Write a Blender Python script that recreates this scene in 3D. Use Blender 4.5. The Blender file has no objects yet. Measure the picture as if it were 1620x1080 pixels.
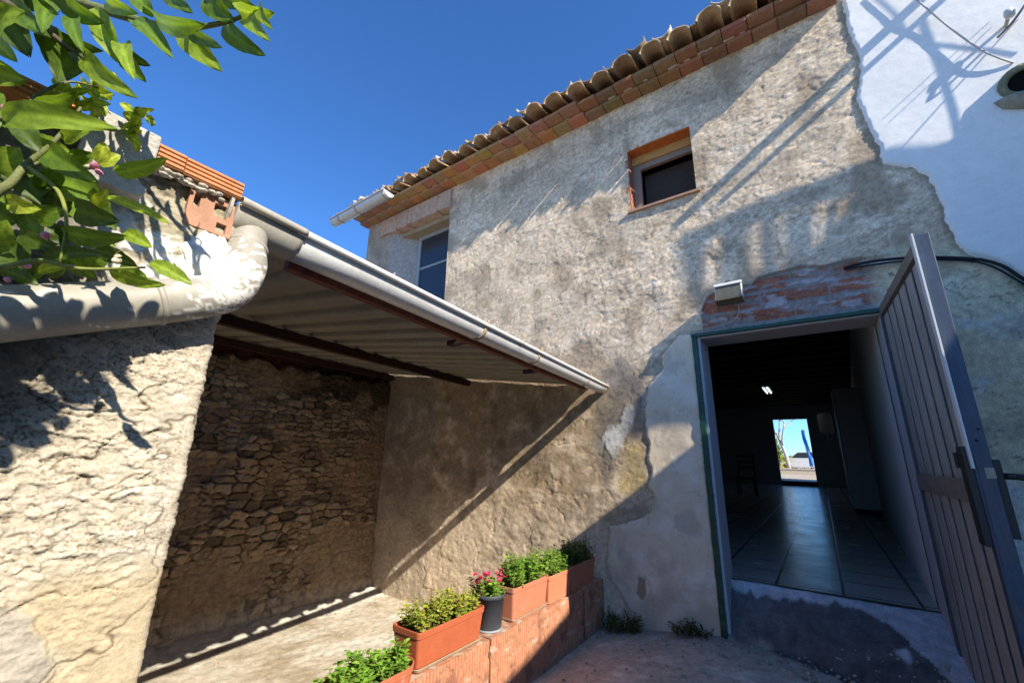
import bpy, math, random
import numpy as np
from mathutils import Vector, Matrix

S = bpy.context.scene
COL = S.collection
rng = random.Random(7)

# ------------------------------------------------------------------ camera
# orientation solved from the vanishing points of the photograph
F_PX, CX, CY = 655.0, 810.0, 540.0
def _v(px, py):
    d = np.array([px - CX, -(py - CY), -F_PX]); return d / np.linalg.norm(d)
_U, _s, _Vt = np.linalg.svd(np.stack([-_v(-148, 700), _v(1308, 727), _v(854, -1824)], 1))
ROT = _U @ _Vt                       # columns: world axes seen in camera space
cam = bpy.data.cameras.new("camera"); camo = bpy.data.objects.new("camera", cam); COL.objects.link(camo)
cam.sensor_width = 36.0; cam.lens = F_PX / 1620.0 * 36.0; cam.clip_start = 0.02; cam.clip_end = 3000
M3 = Matrix(ROT.T.tolist()); camo.matrix_world = M3.to_4x4()
S.camera = camo

# ------------------------------------------------------------------ light
LIGHT = np.array([-3.9, 1.0, -2.8])          # direction the sunlight travels
SUN_EL = math.asin(2.8 / np.linalg.norm(LIGHT)); SUN_AZ = math.atan2(3.9, -1.0)
w = bpy.data.worlds.new("World"); S.world = w; w.use_nodes = True
nt = w.node_tree; bg = nt.nodes["Background"]
sky = nt.nodes.new("ShaderNodeTexSky"); sky.sky_type = 'NISHITA'; sky.sun_disc = False
sky.sun_elevation = SUN_EL; sky.sun_rotation = SUN_AZ
sky.air_density = 1.0; sky.dust_density = 0.0; sky.ozone_density = 6.0; sky.altitude = 300
gn = nt.nodes.new("ShaderNodeMix"); gn.data_type = 'RGBA'; gn.blend_type = 'MULTIPLY'; gn.inputs["Factor"].default_value = 1; gn.inputs["B"].default_value = (.64, 1.04, 1.40, 1)
nt.links.new(sky.outputs[0], gn.inputs["A"]); nt.links.new(gn.outputs["Result"], bg.inputs[0]); bg.inputs[1].default_value = 0.10
sun = bpy.data.lights.new("sun", 'SUN'); suno = bpy.data.objects.new("sun", sun); COL.objects.link(suno)
sun.energy = 5.0; sun.angle = math.radians(0.5); sun.color = (1.0, 0.93, 0.80)
suno.rotation_euler = Vector((3.9, -1.0, 2.8)).to_track_quat('Z', 'Y').to_euler()
S.view_settings.view_transform = 'Standard'; S.view_settings.look = 'None'
S.view_settings.exposure = 0.86; S.view_settings.gamma = 1.0
S.cycles.max_bounces = 8; S.cycles.diffuse_bounces = 7

# ------------------------------------------------------------------ geometry of the photograph: rays onto real planes
def ray(px, py): return ROT.T @ _v(px, py)
def onY(px, py, D): r = ray(px, py); return r * (D / r[1])
def onX(px, py, D): r = ray(px, py); return r * (D / r[0])
def onZ(px, py, D): r = ray(px, py); return r * (D / r[2])
def at(px, py, depth):
    r = ray(px, py); return r * (depth / -(ROT @ r)[2])
FY = 4.0                                     # plane of the house front
def fac(pts): return [(float(onY(a, b, FY)[0]), float(onY(a, b, FY)[2])) for a, b in pts]

# ------------------------------------------------------------------ noise
def _h(ix, iy, seed):
    n = (ix.astype(np.int64) * 374761393 + iy.astype(np.int64) * 668265263 + seed * 1274126177) & 0xffffffff
    n = ((n ^ (n >> 13)) * 1103515245) & 0xffffffff
    n = ((n ^ (n >> 16)) * 2246822519) & 0xffffffff
    return ((n ^ (n >> 15)) & 0xffffff) / float(0x1000000)
def perlin(x, y, seed=0):
    xi = np.floor(x); yi = np.floor(y); xf = x - xi; yf = y - yi
    u = xf * xf * xf * (xf * (xf * 6 - 15) + 10); v = yf * yf * yf * (yf * (yf * 6 - 15) + 10)
    def g(ox, oy):
        a = _h(xi + ox, yi + oy, seed) * 2 * np.pi
        return np.cos(a) * (xf - ox) + np.sin(a) * (yf - oy)
    return 1.5 * ((g(0, 0) * (1 - u) + g(1, 0) * u) * (1 - v) + (g(0, 1) * (1 - u) + g(1, 1) * u) * v)
def fbm(x, y, octv=4, seed=0, gain=0.5):
    s = 0; a = 1.0; t = 0; f = 1.0
    for i in range(octv):
        s = s + a * perlin(x * f + i * 13.7, y * f - i * 7.3, seed + i * 17); t += a; a *= gain; f *= 2.03
    return s / t
def worley(x, y, seed=0, jit=0.9):
    xi = np.floor(x); yi = np.floor(y)
    f1 = np.full(x.shape, 9.0); f2 = np.full(x.shape, 9.0); idn = np.zeros(x.shape)
    for ox in (-1, 0, 1):
        for oy in (-1, 0, 1):
            cx = xi + ox; cy = yi + oy
            px = cx + .5 + jit * (_h(cx, cy, seed) - .5); py = cy + .5 + jit * (_h(cx, cy, seed + 5) - .5)
            d = np.sqrt((px - x) ** 2 + (py - y) ** 2); k = _h(cx, cy, seed + 11)
            closer = d < f1
            f2 = np.where(closer, f1, np.minimum(f2, d)); idn = np.where(closer, k, idn); f1 = np.where(closer, d, f1)
    return f1, f2, idn
def sst(a, b, x):
    t = np.clip((x - a) / (b - a), 0, 1); return t * t * (3 - 2 * t)
def mix(a, b, t): return a * (1 - t[..., None]) + np.array(b) * t[..., None] if not isinstance(a, tuple) else np.array(a) * (1 - t[..., None]) + np.array(b) * t[..., None]
def polysdf(x, y, poly):
    """signed distance, positive inside"""
    P = np.array(poly); n = len(P); d = np.full(x.shape, 1e9); ins = np.zeros(x.shape, bool)
    for i in range(n):
        a = P[i]; b = P[(i + 1) % n]; e = b - a; wx = x - a[0]; wy = y - a[1]
        t = np.clip((wx * e[0] + wy * e[1]) / (e @ e + 1e-12), 0, 1)
        d = np.minimum(d, (wx - e[0] * t) ** 2 + (wy - e[1] * t) ** 2)
        if abs(e[1]) > 1e-12:
            c = ((a[1] > y) != (b[1] > y)) & (x < e[0] * (y - a[1]) / e[1] + a[0]); ins ^= c
    d = np.sqrt(d); return np.where(ins, d, -d)

# ------------------------------------------------------------------ objects
def tag(o, label=None, cat=None, group=None, kind=None):
    if label: o["label"] = label
    if cat: o["category"] = cat
    if group: o["group"] = group
    if kind: o["kind"] = kind
    return o
def thing(name, label, cat, loc=(0, 0, 0), group=None):
    o = bpy.data.objects.new(name, None); COL.objects.link(o); o.location = loc; o.empty_display_size = .1
    return tag(o, label, cat, group)
def put(o, parent):
    COL.objects.link(o)
    if parent is not None:
        o.parent = parent
        if parent.type == 'EMPTY': o.location = -parent.location
    return o
def mesh_arrays(name, V, Fq, mat, parent=None, col=None, smooth=True):
    me = bpy.data.meshes.new(name)
    V = np.asarray(V, np.float32); Fq = np.asarray(Fq, np.int32); n = len(Fq); k = Fq.shape[1]
    me.vertices.add(len(V)); me.vertices.foreach_set("co", V.ravel())
    me.loops.add(n * k); me.loops.foreach_set("vertex_index", Fq.ravel())
    me.polygons.add(n); me.polygons.foreach_set("loop_start", np.arange(0, n * k, k, dtype=np.int32))
    me.polygons.foreach_set("use_smooth", np.full(n, smooth, dtype=bool))
    me.update(calc_edges=True); me.validate()
    if col is not None:
        a = me.color_attributes.new("Col", 'FLOAT_COLOR', 'POINT')
        c = np.ones((len(V), 4), np.float32); c[:, :3] = np.asarray(col).reshape(-1, 3); a.data.foreach_set("color", c.ravel())
    me.materials.append(mat)
    return put(bpy.data.objects.new(name, me), parent)
def grid_mesh(name, P, mat, parent=None, col=None, keep=None, flip=False):
    """P: (n, m, 3) points"""
    n, m, _ = P.shape; idx = np.arange(n * m).reshape(n, m)
    q = np.stack([idx[:-1, :-1], idx[1:, :-1], idx[1:, 1:], idx[:-1, 1:]], -1)
    if flip: q = q[..., ::-1]
    q = q.reshape(-1, 4)
    if keep is not None: q = q[keep.ravel()]
    used = np.zeros(n * m, bool); used[q.ravel()] = True
    re = np.cumsum(used) - 1
    return mesh_arrays(name, P.reshape(-1, 3)[used], re[q], mat, parent, None if col is None else np.asarray(col).reshape(-1, 3)[used])

class MB:
    def __init__(s): s.v = []; s.f = []; s.c = []; s.sm = []
    def add(s, V, F, c=(1, 1, 1), smooth=False):
        b = len(s.v); s.v += [tuple(map(float, p)) for p in V]; s.f += [tuple(int(i) + b for i in f) for f in F]
        s.c += [tuple(c)] * len(V) if not hasattr(c[0], '__len__') else [tuple(k) for k in c]
        s.sm += [smooth] * len(F); return s
    def box(s, x0, x1, y0, y1, z0, z1, c=(1, 1, 1), M=None, bev=0.0):
        if bev > 0:
            b = min(bev, .45 * min(x1 - x0, y1 - y0, z1 - z0)); V = []; F = []
            import bmesh
            bm = bmesh.new(); bmesh.ops.create_cube(bm, size=1)
            for v in bm.verts: v.co = Vector(((x0 + x1) / 2 + v.co.x * (x1 - x0), (y0 + y1) / 2 + v.co.y * (y1 - y0), (z0 + z1) / 2 + v.co.z * (z1 - z0)))
            bmesh.ops.bevel(bm, geom=list(bm.edges), offset=b, segments=2, affect='EDGES', profile=.6)
            bm.verts.index_update(); V = [tuple(v.co) for v in bm.verts]; F = [[v.index for v in f.verts] for f in bm.faces]; bm.free()
        else:
            V = [(x, y, z) for z in (z0, z1) for y in (y0, y1) for x in (x0, x1)]
            F = [(0, 2, 3, 1), (4, 5, 7, 6), (0, 1, 5, 4), (2, 6, 7, 3), (0, 4, 6, 2), (1, 3, 7, 5)]
        if M is not None: V = [tuple(M @ Vector(p)) for p in V]
        return s.add(V, F, c)
    def tube(s, pts, r, seg=10, c=(1, 1, 1), cap=True):
        P = [np.array(p, float) for p in pts]; n = len(P); r = [r] * n if not hasattr(r, '__len__') else list(r)
        T = [P[min(i + 1, n - 1)] - P[max(i - 1, 0)] for i in range(n)]; T = [t / (np.linalg.norm(t) + 1e-9) for t in T]
        a = np.array([0, 0, 1.0]) if abs(T[0][2]) < .9 else np.array([1.0, 0, 0]); N = np.cross(T[0], a); N /= np.linalg.norm(N); V = []; F = []
        for i in range(n):
            N = N - T[i] * (N @ T[i]); N /= np.linalg.norm(N) + 1e-9; B = np.cross(T[i], N)
            for k in range(seg):
                t = 2 * math.pi * k / seg; V.append(P[i] + r[i] * (math.cos(t) * N + math.sin(t) * B))
        for i in range(n - 1):
            for k in range(seg): F.append((i * seg + k, i * seg + (k + 1) % seg, (i + 1) * seg + (k + 1) % seg, (i + 1) * seg + k))
        if cap: F.append(tuple(range(seg))[::-1]); F.append(tuple((n - 1) * seg + k for k in range(seg)))
        return s.add(V, F, c, True)
    def lathe(s, prof, c0, axis=(0, 0, 1), seg=24, c=(1, 1, 1)):
        ax = Vector(axis).normalized(); q = Vector((0, 0, 1)).rotation_difference(ax); V = []; F = []
        for r, h in prof:
            for k in range(seg):
                t = 2 * math.pi * k / seg; V.append(tuple(Vector(c0) + q @ Vector((r * math.cos(t), r * math.sin(t), h))))
        for i in range(len(prof) - 1):
            for k in range(seg): F.append((i * seg + k, i * seg + (k + 1) % seg, (i + 1) * seg + (k + 1) % seg, (i + 1) * seg + k))
        return s.add(V, F, c, True)
    def prism(s, poly, x0, x1, c=(1, 1, 1)):
        """polygon in (y, z), extruded along x"""
        n = len(poly); V = [(x0, a, b) for a, b in poly] + [(x1, a, b) for a, b in poly]
        F = [tuple(range(n))[::-1], tuple(range(n, 2 * n))] + [(i, (i + 1) % n, (i + 1) % n + n, i + n) for i in range(n)]
        return s.add(V, F, c)
    def build(s, name, mat, parent=None):
        me = bpy.data.meshes.new(name); me.from_pydata(s.v, [], s.f); me.validate(); me.update()
        a = me.color_attributes.new("Col", 'FLOAT_COLOR', 'POINT')
        c = np.ones((len(s.v), 4), np.float32); c[:, :3] = np.array(s.c).reshape(-1, 3); a.data.foreach_set("color", c.ravel())
        if len(me.polygons) == len(s.sm): me.polygons.foreach_set("use_smooth", s.sm)
        me.materials.append(mat)
        return put(bpy.data.objects.new(name, me), parent)

# ------------------------------------------------------------------ materials
def mat(name, base=(1, 1, 1), rough=.8, metal=0., var=.25, vscale=12., bump=.3, bscale=60., bdist=.004, col=True, spec=.3, transl=0., dirt=None, dscale=5., aniso=None):
    m = bpy.data.materials.new(name); m.use_nodes = True; t = m.node_tree; N = t.nodes; L = t.links; b = N["Principled BSDF"]
    def node(k, **kw):
        n = N.new(k)
        for a, v in kw.items(): setattr(n, a, v)
        return n
    geo = node("ShaderNodeNewGeometry"); src = geo.outputs["Position"]
    if aniso:
        mp = node("ShaderNodeVectorMath", operation='MULTIPLY'); mp.inputs[1].default_value = aniso; L.new(src, mp.inputs[0]); src = mp.outputs[0]
    n1 = node("ShaderNodeTexNoise"); n1.inputs["Scale"].default_value = vscale; n1.inputs["Detail"].default_value = 8; n1.inputs["Roughness"].default_value = .65; L.new(src, n1.inputs["Vector"])
    mr = node("ShaderNodeMapRange"); mr.inputs[1].default_value = .3; mr.inputs[2].default_value = .7; mr.inputs[3].default_value = 1 - var; mr.inputs[4].default_value = 1 + var; L.new(n1.outputs["Fac"], mr.inputs[0])
    m1 = node("ShaderNodeMix", data_type='RGBA', blend_type='MULTIPLY'); m1.inputs["Factor"].default_value = 1
    m1.inputs["A"].default_value = (*base, 1)
    if col:
        a = node("ShaderNodeAttribute", attribute_name="Col"); L.new(a.outputs["Color"], m1.inputs["B"])
    else: m1.inputs["B"].default_value = (1, 1, 1, 1)
    m2 = node("ShaderNodeMix", data_type='RGBA', blend_type='MULTIPLY'); m2.inputs["Factor"].default_value = 1
    n4 = node("ShaderNodeTexNoise"); n4.inputs["Scale"].default_value = vscale * 6.5; n4.inputs["Detail"].default_value = 4; n4.inputs["Roughness"].default_value = .7; L.new(src, n4.inputs["Vector"])
    r4b = node("ShaderNodeMapRange"); r4b.inputs[1].default_value = .3; r4b.inputs[2].default_value = .7; r4b.inputs[3].default_value = 1 - var * .9; r4b.inputs[4].default_value = 1 + var * .9; L.new(n4.outputs["Fac"], r4b.inputs[0])
    mm = node("ShaderNodeMath", operation='MULTIPLY'); L.new(mr.outputs[0], mm.inputs[0]); L.new(r4b.outputs[0], mm.inputs[1])
    L.new(m1.outputs["Result"], m2.inputs["A"]); L.new(mm.outputs[0], m2.inputs["B"]); out = m2.outputs["Result"]
    if dirt:
        n3 = node("ShaderNodeTexNoise"); n3.inputs["Scale"].default_value = dscale; n3.inputs["Detail"].default_value = 7; n3.inputs["Roughness"].default_value = .7; L.new(src, n3.inputs["Vector"])
        r3 = node("ShaderNodeMapRange"); r3.inputs[1].default_value = dirt[1]; r3.inputs[2].default_value = dirt[1] + .12; L.new(n3.outputs["Fac"], r3.inputs[0])
        r4 = node("ShaderNodeMath", operation='MULTIPLY'); r4.inputs[1].default_value = dirt[2]; L.new(r3.outputs[0], r4.inputs[0])
        m3 = node("ShaderNodeMix", data_type='RGBA'); L.new(r4.outputs[0], m3.inputs["Factor"]); L.new(out, m3.inputs["A"]); m3.inputs["B"].default_value = (*dirt[0], 1); out = m3.outputs["Result"]
    L.new(out, b.inputs["Base Color"])
    b.inputs["Roughness"].default_value = rough; b.inputs["Metallic"].default_value = metal; b.inputs["Specular IOR Level"].default_value = spec
    if bump:
        n2 = node("ShaderNodeTexNoise"); n2.inputs["Scale"].default_value = bscale; n2.inputs["Detail"].default_value = 6; n2.inputs["Roughness"].default_value = .6; L.new(src, n2.inputs["Vector"])
        bp = node("ShaderNodeBump"); bp.inputs["Strength"].default_value = bump; bp.inputs["Distance"].default_value = bdist; L.new(n2.outputs["Fac"], bp.inputs["Height"]); L.new(bp.outputs[0], b.inputs["Normal"])
    if transl:
        tr = node("ShaderNodeBsdfTranslucent"); L.new(out, tr.inputs["Color"])
        g = node("ShaderNodeMix", data_type='RGBA', blend_type='MULTIPLY'); g.inputs["Factor"].default_value = 1; L.new(out, g.inputs["A"]); g.inputs["B"].default_value = (1.6, 1.5, .5, 1); L.new(g.outputs["Result"], tr.inputs["Color"])
        ms = node("ShaderNodeMixShader"); ms.inputs[0].default_value = transl; L.new(b.outputs[0], ms.inputs[1]); L.new(tr.outputs[0], ms.inputs[2]); L.new(ms.outputs[0], N["Material Output"].inputs[0])
    return m
M = dict(
    plaster=mat("rough_plaster", var=.30, vscale=22, bump=.6, bscale=85, bdist=.004),
    white=mat("white_limewash", var=.06, vscale=9, bump=.22, bscale=45, bdist=.003),
    lime=mat("cream_plaster", var=.16, vscale=30, bump=.7, bscale=130, bdist=.003),
    stone=mat("field_stone", var=.35, vscale=18, bump=.8, bscale=60, bdist=.01),
    concrete=mat("worn_concrete", var=.26, vscale=16, bump=1.0, bscale=95, bdist=.006),
    terra=mat("fired_clay", var=.16, vscale=25, bump=.3, bscale=140, bdist=.002),
    tile=mat("old_roof_tile", dirt=((.10, .075, .045), .53, .65), dscale=8, var=.35, vscale=16, bump=.5, bscale=80, bdist=.004),
    brick=mat("thin_brick", dirt=((.22, .17, .13), .60, .55), dscale=9, var=.2, vscale=20, bump=.4, bscale=90, bdist=.003),
    plastic=mat("planter_plastic", dirt=((.55, .46, .38), .60, .40), dscale=8, var=.10, vscale=14, bump=.12, bscale=60, bdist=.002, rough=.55, spec=.4),
    pvc=mat("grey_pvc", var=.10, vscale=14, bump=.1, bscale=40, bdist=.002, rough=.5, spec=.4, dirt=((.60, .57, .50), .63, .85), dscale=13),
    alu=mat("gutter_aluminium", var=.1, vscale=9, bump=.06, bscale=25, bdist=.003, rough=.42, metal=.25, spec=.5, dirt=((.26, .22, .17), .60, .6), dscale=4),
    sheet=mat("roof_sheet_paint", var=.14, vscale=6, bump=.1, bscale=30, bdist=.003, rough=.6),
    rust=mat("rusty_steel", var=.35, vscale=25, bump=.4, bscale=90, bdist=.002, rough=.8),
    gate=mat("gate_paint", var=.20, vscale=16, bump=.25, bscale=60, bdist=.002, rough=.45, spec=.45, dirt=((.15, .10, .07), .58, .6), dscale=9, aniso=(1, 1, .22)),
    green=mat("green_gloss_paint", var=.3, vscale=20, bump=.5, bscale=60, bdist=.004, rough=.4, spec=.5),
    wood=mat("weathered_wood", var=.25, vscale=30, bump=.3, bscale=80, bdist=.002, aniso=(.2, 1, 1)),
    leaf=mat("lemon_leaf", dirt=((.30, .27, .06), .64, .55), dscale=38, var=.18, vscale=25, bump=.25, bscale=90, bdist=.002, rough=.45, spec=.3, transl=.42),
    small_leaf=mat("shrub_leaf", var=.2, vscale=30, bump=.1, bscale=90, bdist=.002, rough=.5, spec=.25, transl=.3),
    petal=mat("petal", var=.12, bump=0, rough=.6, transl=.2),
    bark=mat("bark", var=.3, vscale=60, bump=.5, bscale=120, bdist=.003),
    black=mat("black_rubber", var=.15, bump=.1, rough=.6),
    dark=mat("dark_room", var=.1, bump=.1, rough=.95, spec=.1),
    paint=mat("paint", var=.06, bump=.08, rough=.5),
    soil=mat("potting_soil", var=.4, vscale=60, bump=1, bscale=200, bdist=.01, rough=.95),
)
def glass_mat():
    m = bpy.data.materials.new("dusty_glass"); m.use_nodes = True; b = m.node_tree.nodes["Principled BSDF"]
    b.inputs["Base Color"].default_value = (.03, .035, .045, 1); b.inputs["Roughness"].default_value = .12; b.inputs["Specular IOR Level"].default_value = .6; return m
M['glass'] = glass_mat()
def floor_mat():
    m = bpy.data.materials.new("glazed_floor_tile"); m.use_nodes = True; t = m.node_tree; N = t.nodes; L = t.links; b = N["Principled BSDF"]
    g = N.new("ShaderNodeNewGeometry"); br = N.new("ShaderNodeTexBrick"); L.new(g.outputs["Position"], br.inputs["Vector"])
    br.offset = 0; br.inputs["Scale"].default_value = 1.0; br.inputs["Brick Width"].default_value = .43; br.inputs["Row Height"].default_value = .43
    br.inputs["Mortar Size"].default_value = .011; br.inputs["Color1"].default_value = (.62, .53, .45, 1); br.inputs["Color2"].default_value = (.56, .48, .41, 1); br.inputs["Mortar"].default_value = (.12, .105, .09, 1)
    n = N.new("ShaderNodeTexNoise"); n.inputs["Scale"].default_value = 4; n.inputs["Detail"].default_value = 6; L.new(g.outputs["Position"], n.inputs["Vector"])
    mx = N.new("ShaderNodeMix"); mx.data_type = 'RGBA'; mx.blend_type = 'MULTIPLY'; mx.inputs["Factor"].default_value = .25; L.new(br.outputs["Color"], mx.inputs["A"]); L.new(n.outputs["Color"], mx.inputs["B"])
    L.new(mx.outputs["Result"], b.inputs["Base Color"])
    mr = N.new("ShaderNodeMapRange"); mr.inputs[3].default_value = .14; mr.inputs[4].default_value = .34; L.new(n.outputs["Fac"], mr.inputs[0]); L.new(mr.outputs[0], b.inputs["Roughness"])
    n2 = N.new("ShaderNodeTexNoise"); n2.inputs["Scale"].default_value = 2.3; L.new(g.outputs["Position"], n2.inputs["Vector"])
    ad = N.new("ShaderNodeMath"); ad.operation = 'MULTIPLY_ADD'; ad.inputs[1].default_value = -.25; L.new(br.outputs["Fac"], ad.inputs[0]); L.new(n2.outputs["Fac"], ad.inputs[2])
    bp = N.new("ShaderNodeBump"); bp.inputs["Strength"].default_value = .25; bp.inputs["Distance"].default_value = .02; L.new(ad.outputs[0], bp.inputs["Height"]); L.new(bp.outputs[0], b.inputs["Normal"])
    return m
M['floor'] = floor_mat()
def glow_mat(name, c, e):
    m = bpy.data.materials.new(name); m.use_nodes = True; b = m.node_tree.nodes["Principled BSDF"]
    b.inputs["Base Color"].default_value = (*c, 1); b.inputs["Emission Color"].default_value = (*c, 1); b.inputs["Emission Strength"].default_value = e; return m
M['glint_glow'] = glow_mat("glint_tube_glow", (.8, .95, 1.0), 1.2)

# ================================================================== GROUND
BLK_X, BLK_TOP = -1.80, -1.09
def ground_h(x, y):
    right = np.where(x < -.85, -1.475 + (x + 1.8) * .15, -1.333)
    right = np.clip(right, -1.475, -1.333)
    h = np.where(x < -1.95, -1.785 + .05 * sst(-4.85, -5.15, x), right)
    h = np.where((x > -1.95) & (x < -1.9), -1.475, h)
    fr = 3.98 - .55 * sst(-.5, .7, x)                       # foot of the concrete ramp
    h = np.where((x > -.80) & (x < .62), np.maximum(h, -1.333 + (.36) * np.clip((y - fr) / (4.24 - fr), 0, 1)), h)
    return h
xs = np.concatenate([np.arange(-6.4, -5.3, .1), np.arange(-5.3, 1.0, .012), np.arange(1.0, 3.4, .08)])
ys = np.concatenate([np.arange(-4, 1.2, .08), np.arange(1.2, 4.262, .012)])
X, Y = np.meshgrid(xs, ys, indexing='ij')
Z = ground_h(X, Y)
shed = (X < -1.9)
n1 = fbm(X / .5, Y / .5, 5, 3); n2 = fbm(X / .09, Y / .09, 4, 9)
ramp = (X > -.8) & (Y > 3.98 - .75 * sst(-.6, .7, X) + .1 * fbm(X / .2, Y / .2, 3, 5))
Z = Z + .012 * n1 + np.where(ramp, .005, .008) * n2
Z += .03 * sst(-4.7, -5.1, X) * fbm(X / .12, Y / .12, 3, 21)
C = np.zeros(X.shape + (3,)); C[:] = (.47, .42, .34)
C = mix(C, (.64, .58, .48), sst(0, .5, n1 + .5 * n2)); C = mix(C, (.32, .25, .19), sst(.25, .45, fbm(X / .35, Y / .35, 4, 77)) * .5)
spk = sst(.35, .45, fbm(X / .02, Y / .02, 2, 88)); C = mix(C, (.62, .58, .50), spk * .5); C = mix(C, (.16, .14, .12), sst(.012, .0, np.abs(fbm(X / .6, Y / .6, 4, 89))) * .7); C = mix(C, (.16, .14, .11), sst(3.75, 3.97, Y + .1 * n1) * .5)
Cs = np.zeros(C.shape); Cs[:] = (.50, .43, .335); Cs = mix(Cs, (.36, .29, .20), sst(.0, .45, n1)); Cs = mix(Cs, (.58, .54, .46), sst(.05, .4, fbm(X / .3, Y / .8, 4, 31)))
Cs = mix(Cs, (.62, .58, .5), sst(-4.6, -4.95, X + .25 * n1) * .8)
C = np.where(shed[..., None], Cs, C)
rm_ = sst(-.02, .03, Y - (3.98 - .75 * sst(-.6, .7, X) + .1 * fbm(X / .2, Y / .2, 3, 5))) * (X > -.8)
C = mix(C, (0, 0, 0), rm_) + (np.array((.12, .112, .112)) * (1 + .5 * n2[..., None] + .3 * n1[..., None])) * rm_[..., None]
# white paint dripped along the threshold, wider towards the right jamb
wp = sst(-.006, .012, Y - (4.185 - .60 * sst(.0, .60, X) ** 1.5 + .06 * fbm(X / .10, Y / .10, 4, 40))) * (X > -.79)
wp = np.maximum(wp, sst(.0, .03, polysdf(X, Y, [(.20, 3.93), (.28, 3.96), (.30, 3.86), (.26, 3.80), (.23, 3.86)]) + .03 * n2))
C = mix(C, (0, 0, 0), wp) + (np.array((.50, .50, .52)) * (1 + .25 * n2[..., None])) * wp[..., None]
o = grid_mesh("courtyard", np.stack([X, Y, Z], -1), M['concrete'], None, C); tag(o, kind="structure")
big = MB(); big.add([(-400, -400, -2.0), (400, -400, -2.0), (400, 400, -2.0), (-400, 400, -2.0)], [(0, 1, 2, 3)], (.30, .26, .2)); tag(big.build("ground", M['concrete']), kind="structure")
yx = np.linspace(-30, 30, 60); yy = np.linspace(20.75, 80, 80); A, B = np.meshgrid(yx, yy, indexing='ij')
yc = np.zeros(A.shape + (3,)); yc[:] = (.42, .36, .27); yc = mix(yc, (.34, .26, .17), sst(0, .4, fbm(A / 2, B / 2, 4, 3)))
tag(grid_mesh("street", np.stack([A, B, -.80 + .03 * fbm(A, B, 3, 2)], -1), M['concrete'], None, yc), kind="structure")

# ================================================================== OLD HOUSE
house = thing("old_house", "rough grey plastered two storey house with tiled eave and open green framed doorway", "house", (-2, 4, -1.5))
def axis_pts(a, b, step, snaps):
    e = sorted([a, b] + [s for s in snaps if a < s < b]); out = [a]
    for p, q in zip(e[:-1], e[1:]):
        n = max(1, int(round((q - p) / step))); out += list(p + (q - p) * np.arange(1, n + 1) / n)
    return np.array(out)
DOOR = (-.80, .512, -2.0, 1.10); WS = (-1.315, -.637, 2.60, 3.385); WL = (-5.50, -4.13, 2.15, 3.70)
hx = axis_pts(-6.22, 3.2, .011, [DOOR[0], DOOR[1], WS[0], WS[1], WL[0], WL[1]])
hz = axis_pts(-2.0, 4.04, .011, [DOOR[3], WS[2], WS[3], WL[2], WL[3]])
X, Z = np.meshgrid(hx, hz, indexing='ij')
pl_poly = fac([(1100, 528), (1076, 529), (1047, 562), (1051, 582), (1025, 611), (1023, 643), (1021, 672), (1027, 704), (1023, 721), (1031, 745), (1027, 770), (1037, 786), (1031, 810), (1007, 823), (966, 833), (964, 851), (962, 872), (961, 900), (969, 920), (984, 943), (1003, 975), (1012, 1010), (1150, 1030), (1122, 800)])
wh_poly = fac([(1333, 0), (1345, 60), (1362, 95), (1358, 160), (1375, 200), (1385, 215), (1398, 262), (1440, 264), (1452, 270), (1470, 280), (1490, 320), (1500, 350), (1515, 385), (1530, 402), (1565, 408), (1600, 425), (1640, 456)]) + [(1.8, .95), (2.3, .9), (3.6, .9), (3.6, 7), (.22, 7)]
br_poly = fac([(1112, 505), (1108, 492), (1120, 470), (1150, 452), (1190, 452), (1200, 440), (1240, 428), (1270, 420), (1300, 421), (1345, 410), (1420, 402), (1460, 400), (1450, 470), (1395, 500), (1390, 488)])
br_poly = br_poly[:-3] + [(.75, 1.5), (.75, 1.1), (-.72, 1.1)]
jx = .05 * fbm(X / .16, Z / .16, 4, 60)
jq = fbm(X / .06, Z / .06, 4, 162); sd_pl = polysdf(X, Z, pl_poly) + .35 * jx + .018 * jq; sd_wh = polysdf(X, Z, wh_poly) + .35 * jx; sd_br = polysdf(X, Z, br_poly) + .25 * jx
low = fbm(X / .8, Z / .8, 4, 1); mid = fbm(X / .22, Z / .22, 4, 2); fine = fbm(X / .05, Z / .05, 3, 4)
wx = X + .06 * fbm(X / .13, Z / .13, 3, 6); wz = Z + .05 * fbm(X / .13, Z / .13, 3, 8)
ang = .5 * low
rid = 1 - np.abs(perlin((wx + .6 * wz) / .11, (wz - .4 * wx) / .045, 12)) * 2.0
rid2 = 1 - np.abs(perlin((wx - .5 * wz) / .06, (wz + .5 * wx) / .03, 13)) * 2.0
f1, f2, cid = worley(wx / .075, wz / .055, 15)
# where the render is thickest and most broken (upper right and around the middle)
rough = np.clip(.55 + .6 * sst(-3.2, -1.2, X) * sst(.3, 1.2, Z) + .3 * low, .25, 1.2)
pA, pB, pid = worley((X + .12 * mid + .03 * fine) / .55, (Z + .10 * fbm(X / .25, Z / .25, 4, 171)) / .42, 170)
pid2 = (pid * 7.77) % 1; smp = sst(.46, .54, pid) * sst(0, .07, pB - pA)
rough = rough * (1 - .75 * smp)
pa_ = pid2 * np.pi; su = X * np.cos(pa_) + Z * np.sin(pa_); sv = Z * np.cos(pa_) - X * np.sin(pa_)
streak = fbm(su / .30, sv / .022, 4, 172)
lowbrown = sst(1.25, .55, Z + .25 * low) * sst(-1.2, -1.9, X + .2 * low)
rough = rough * (1 - .45 * lowbrown)
f3, f4, cid2 = worley((wx + .02 * fine) / .042, wz / .03, 16)
f5, f6, cid3 = worley(wx / .19, wz / .10, 17)
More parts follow.
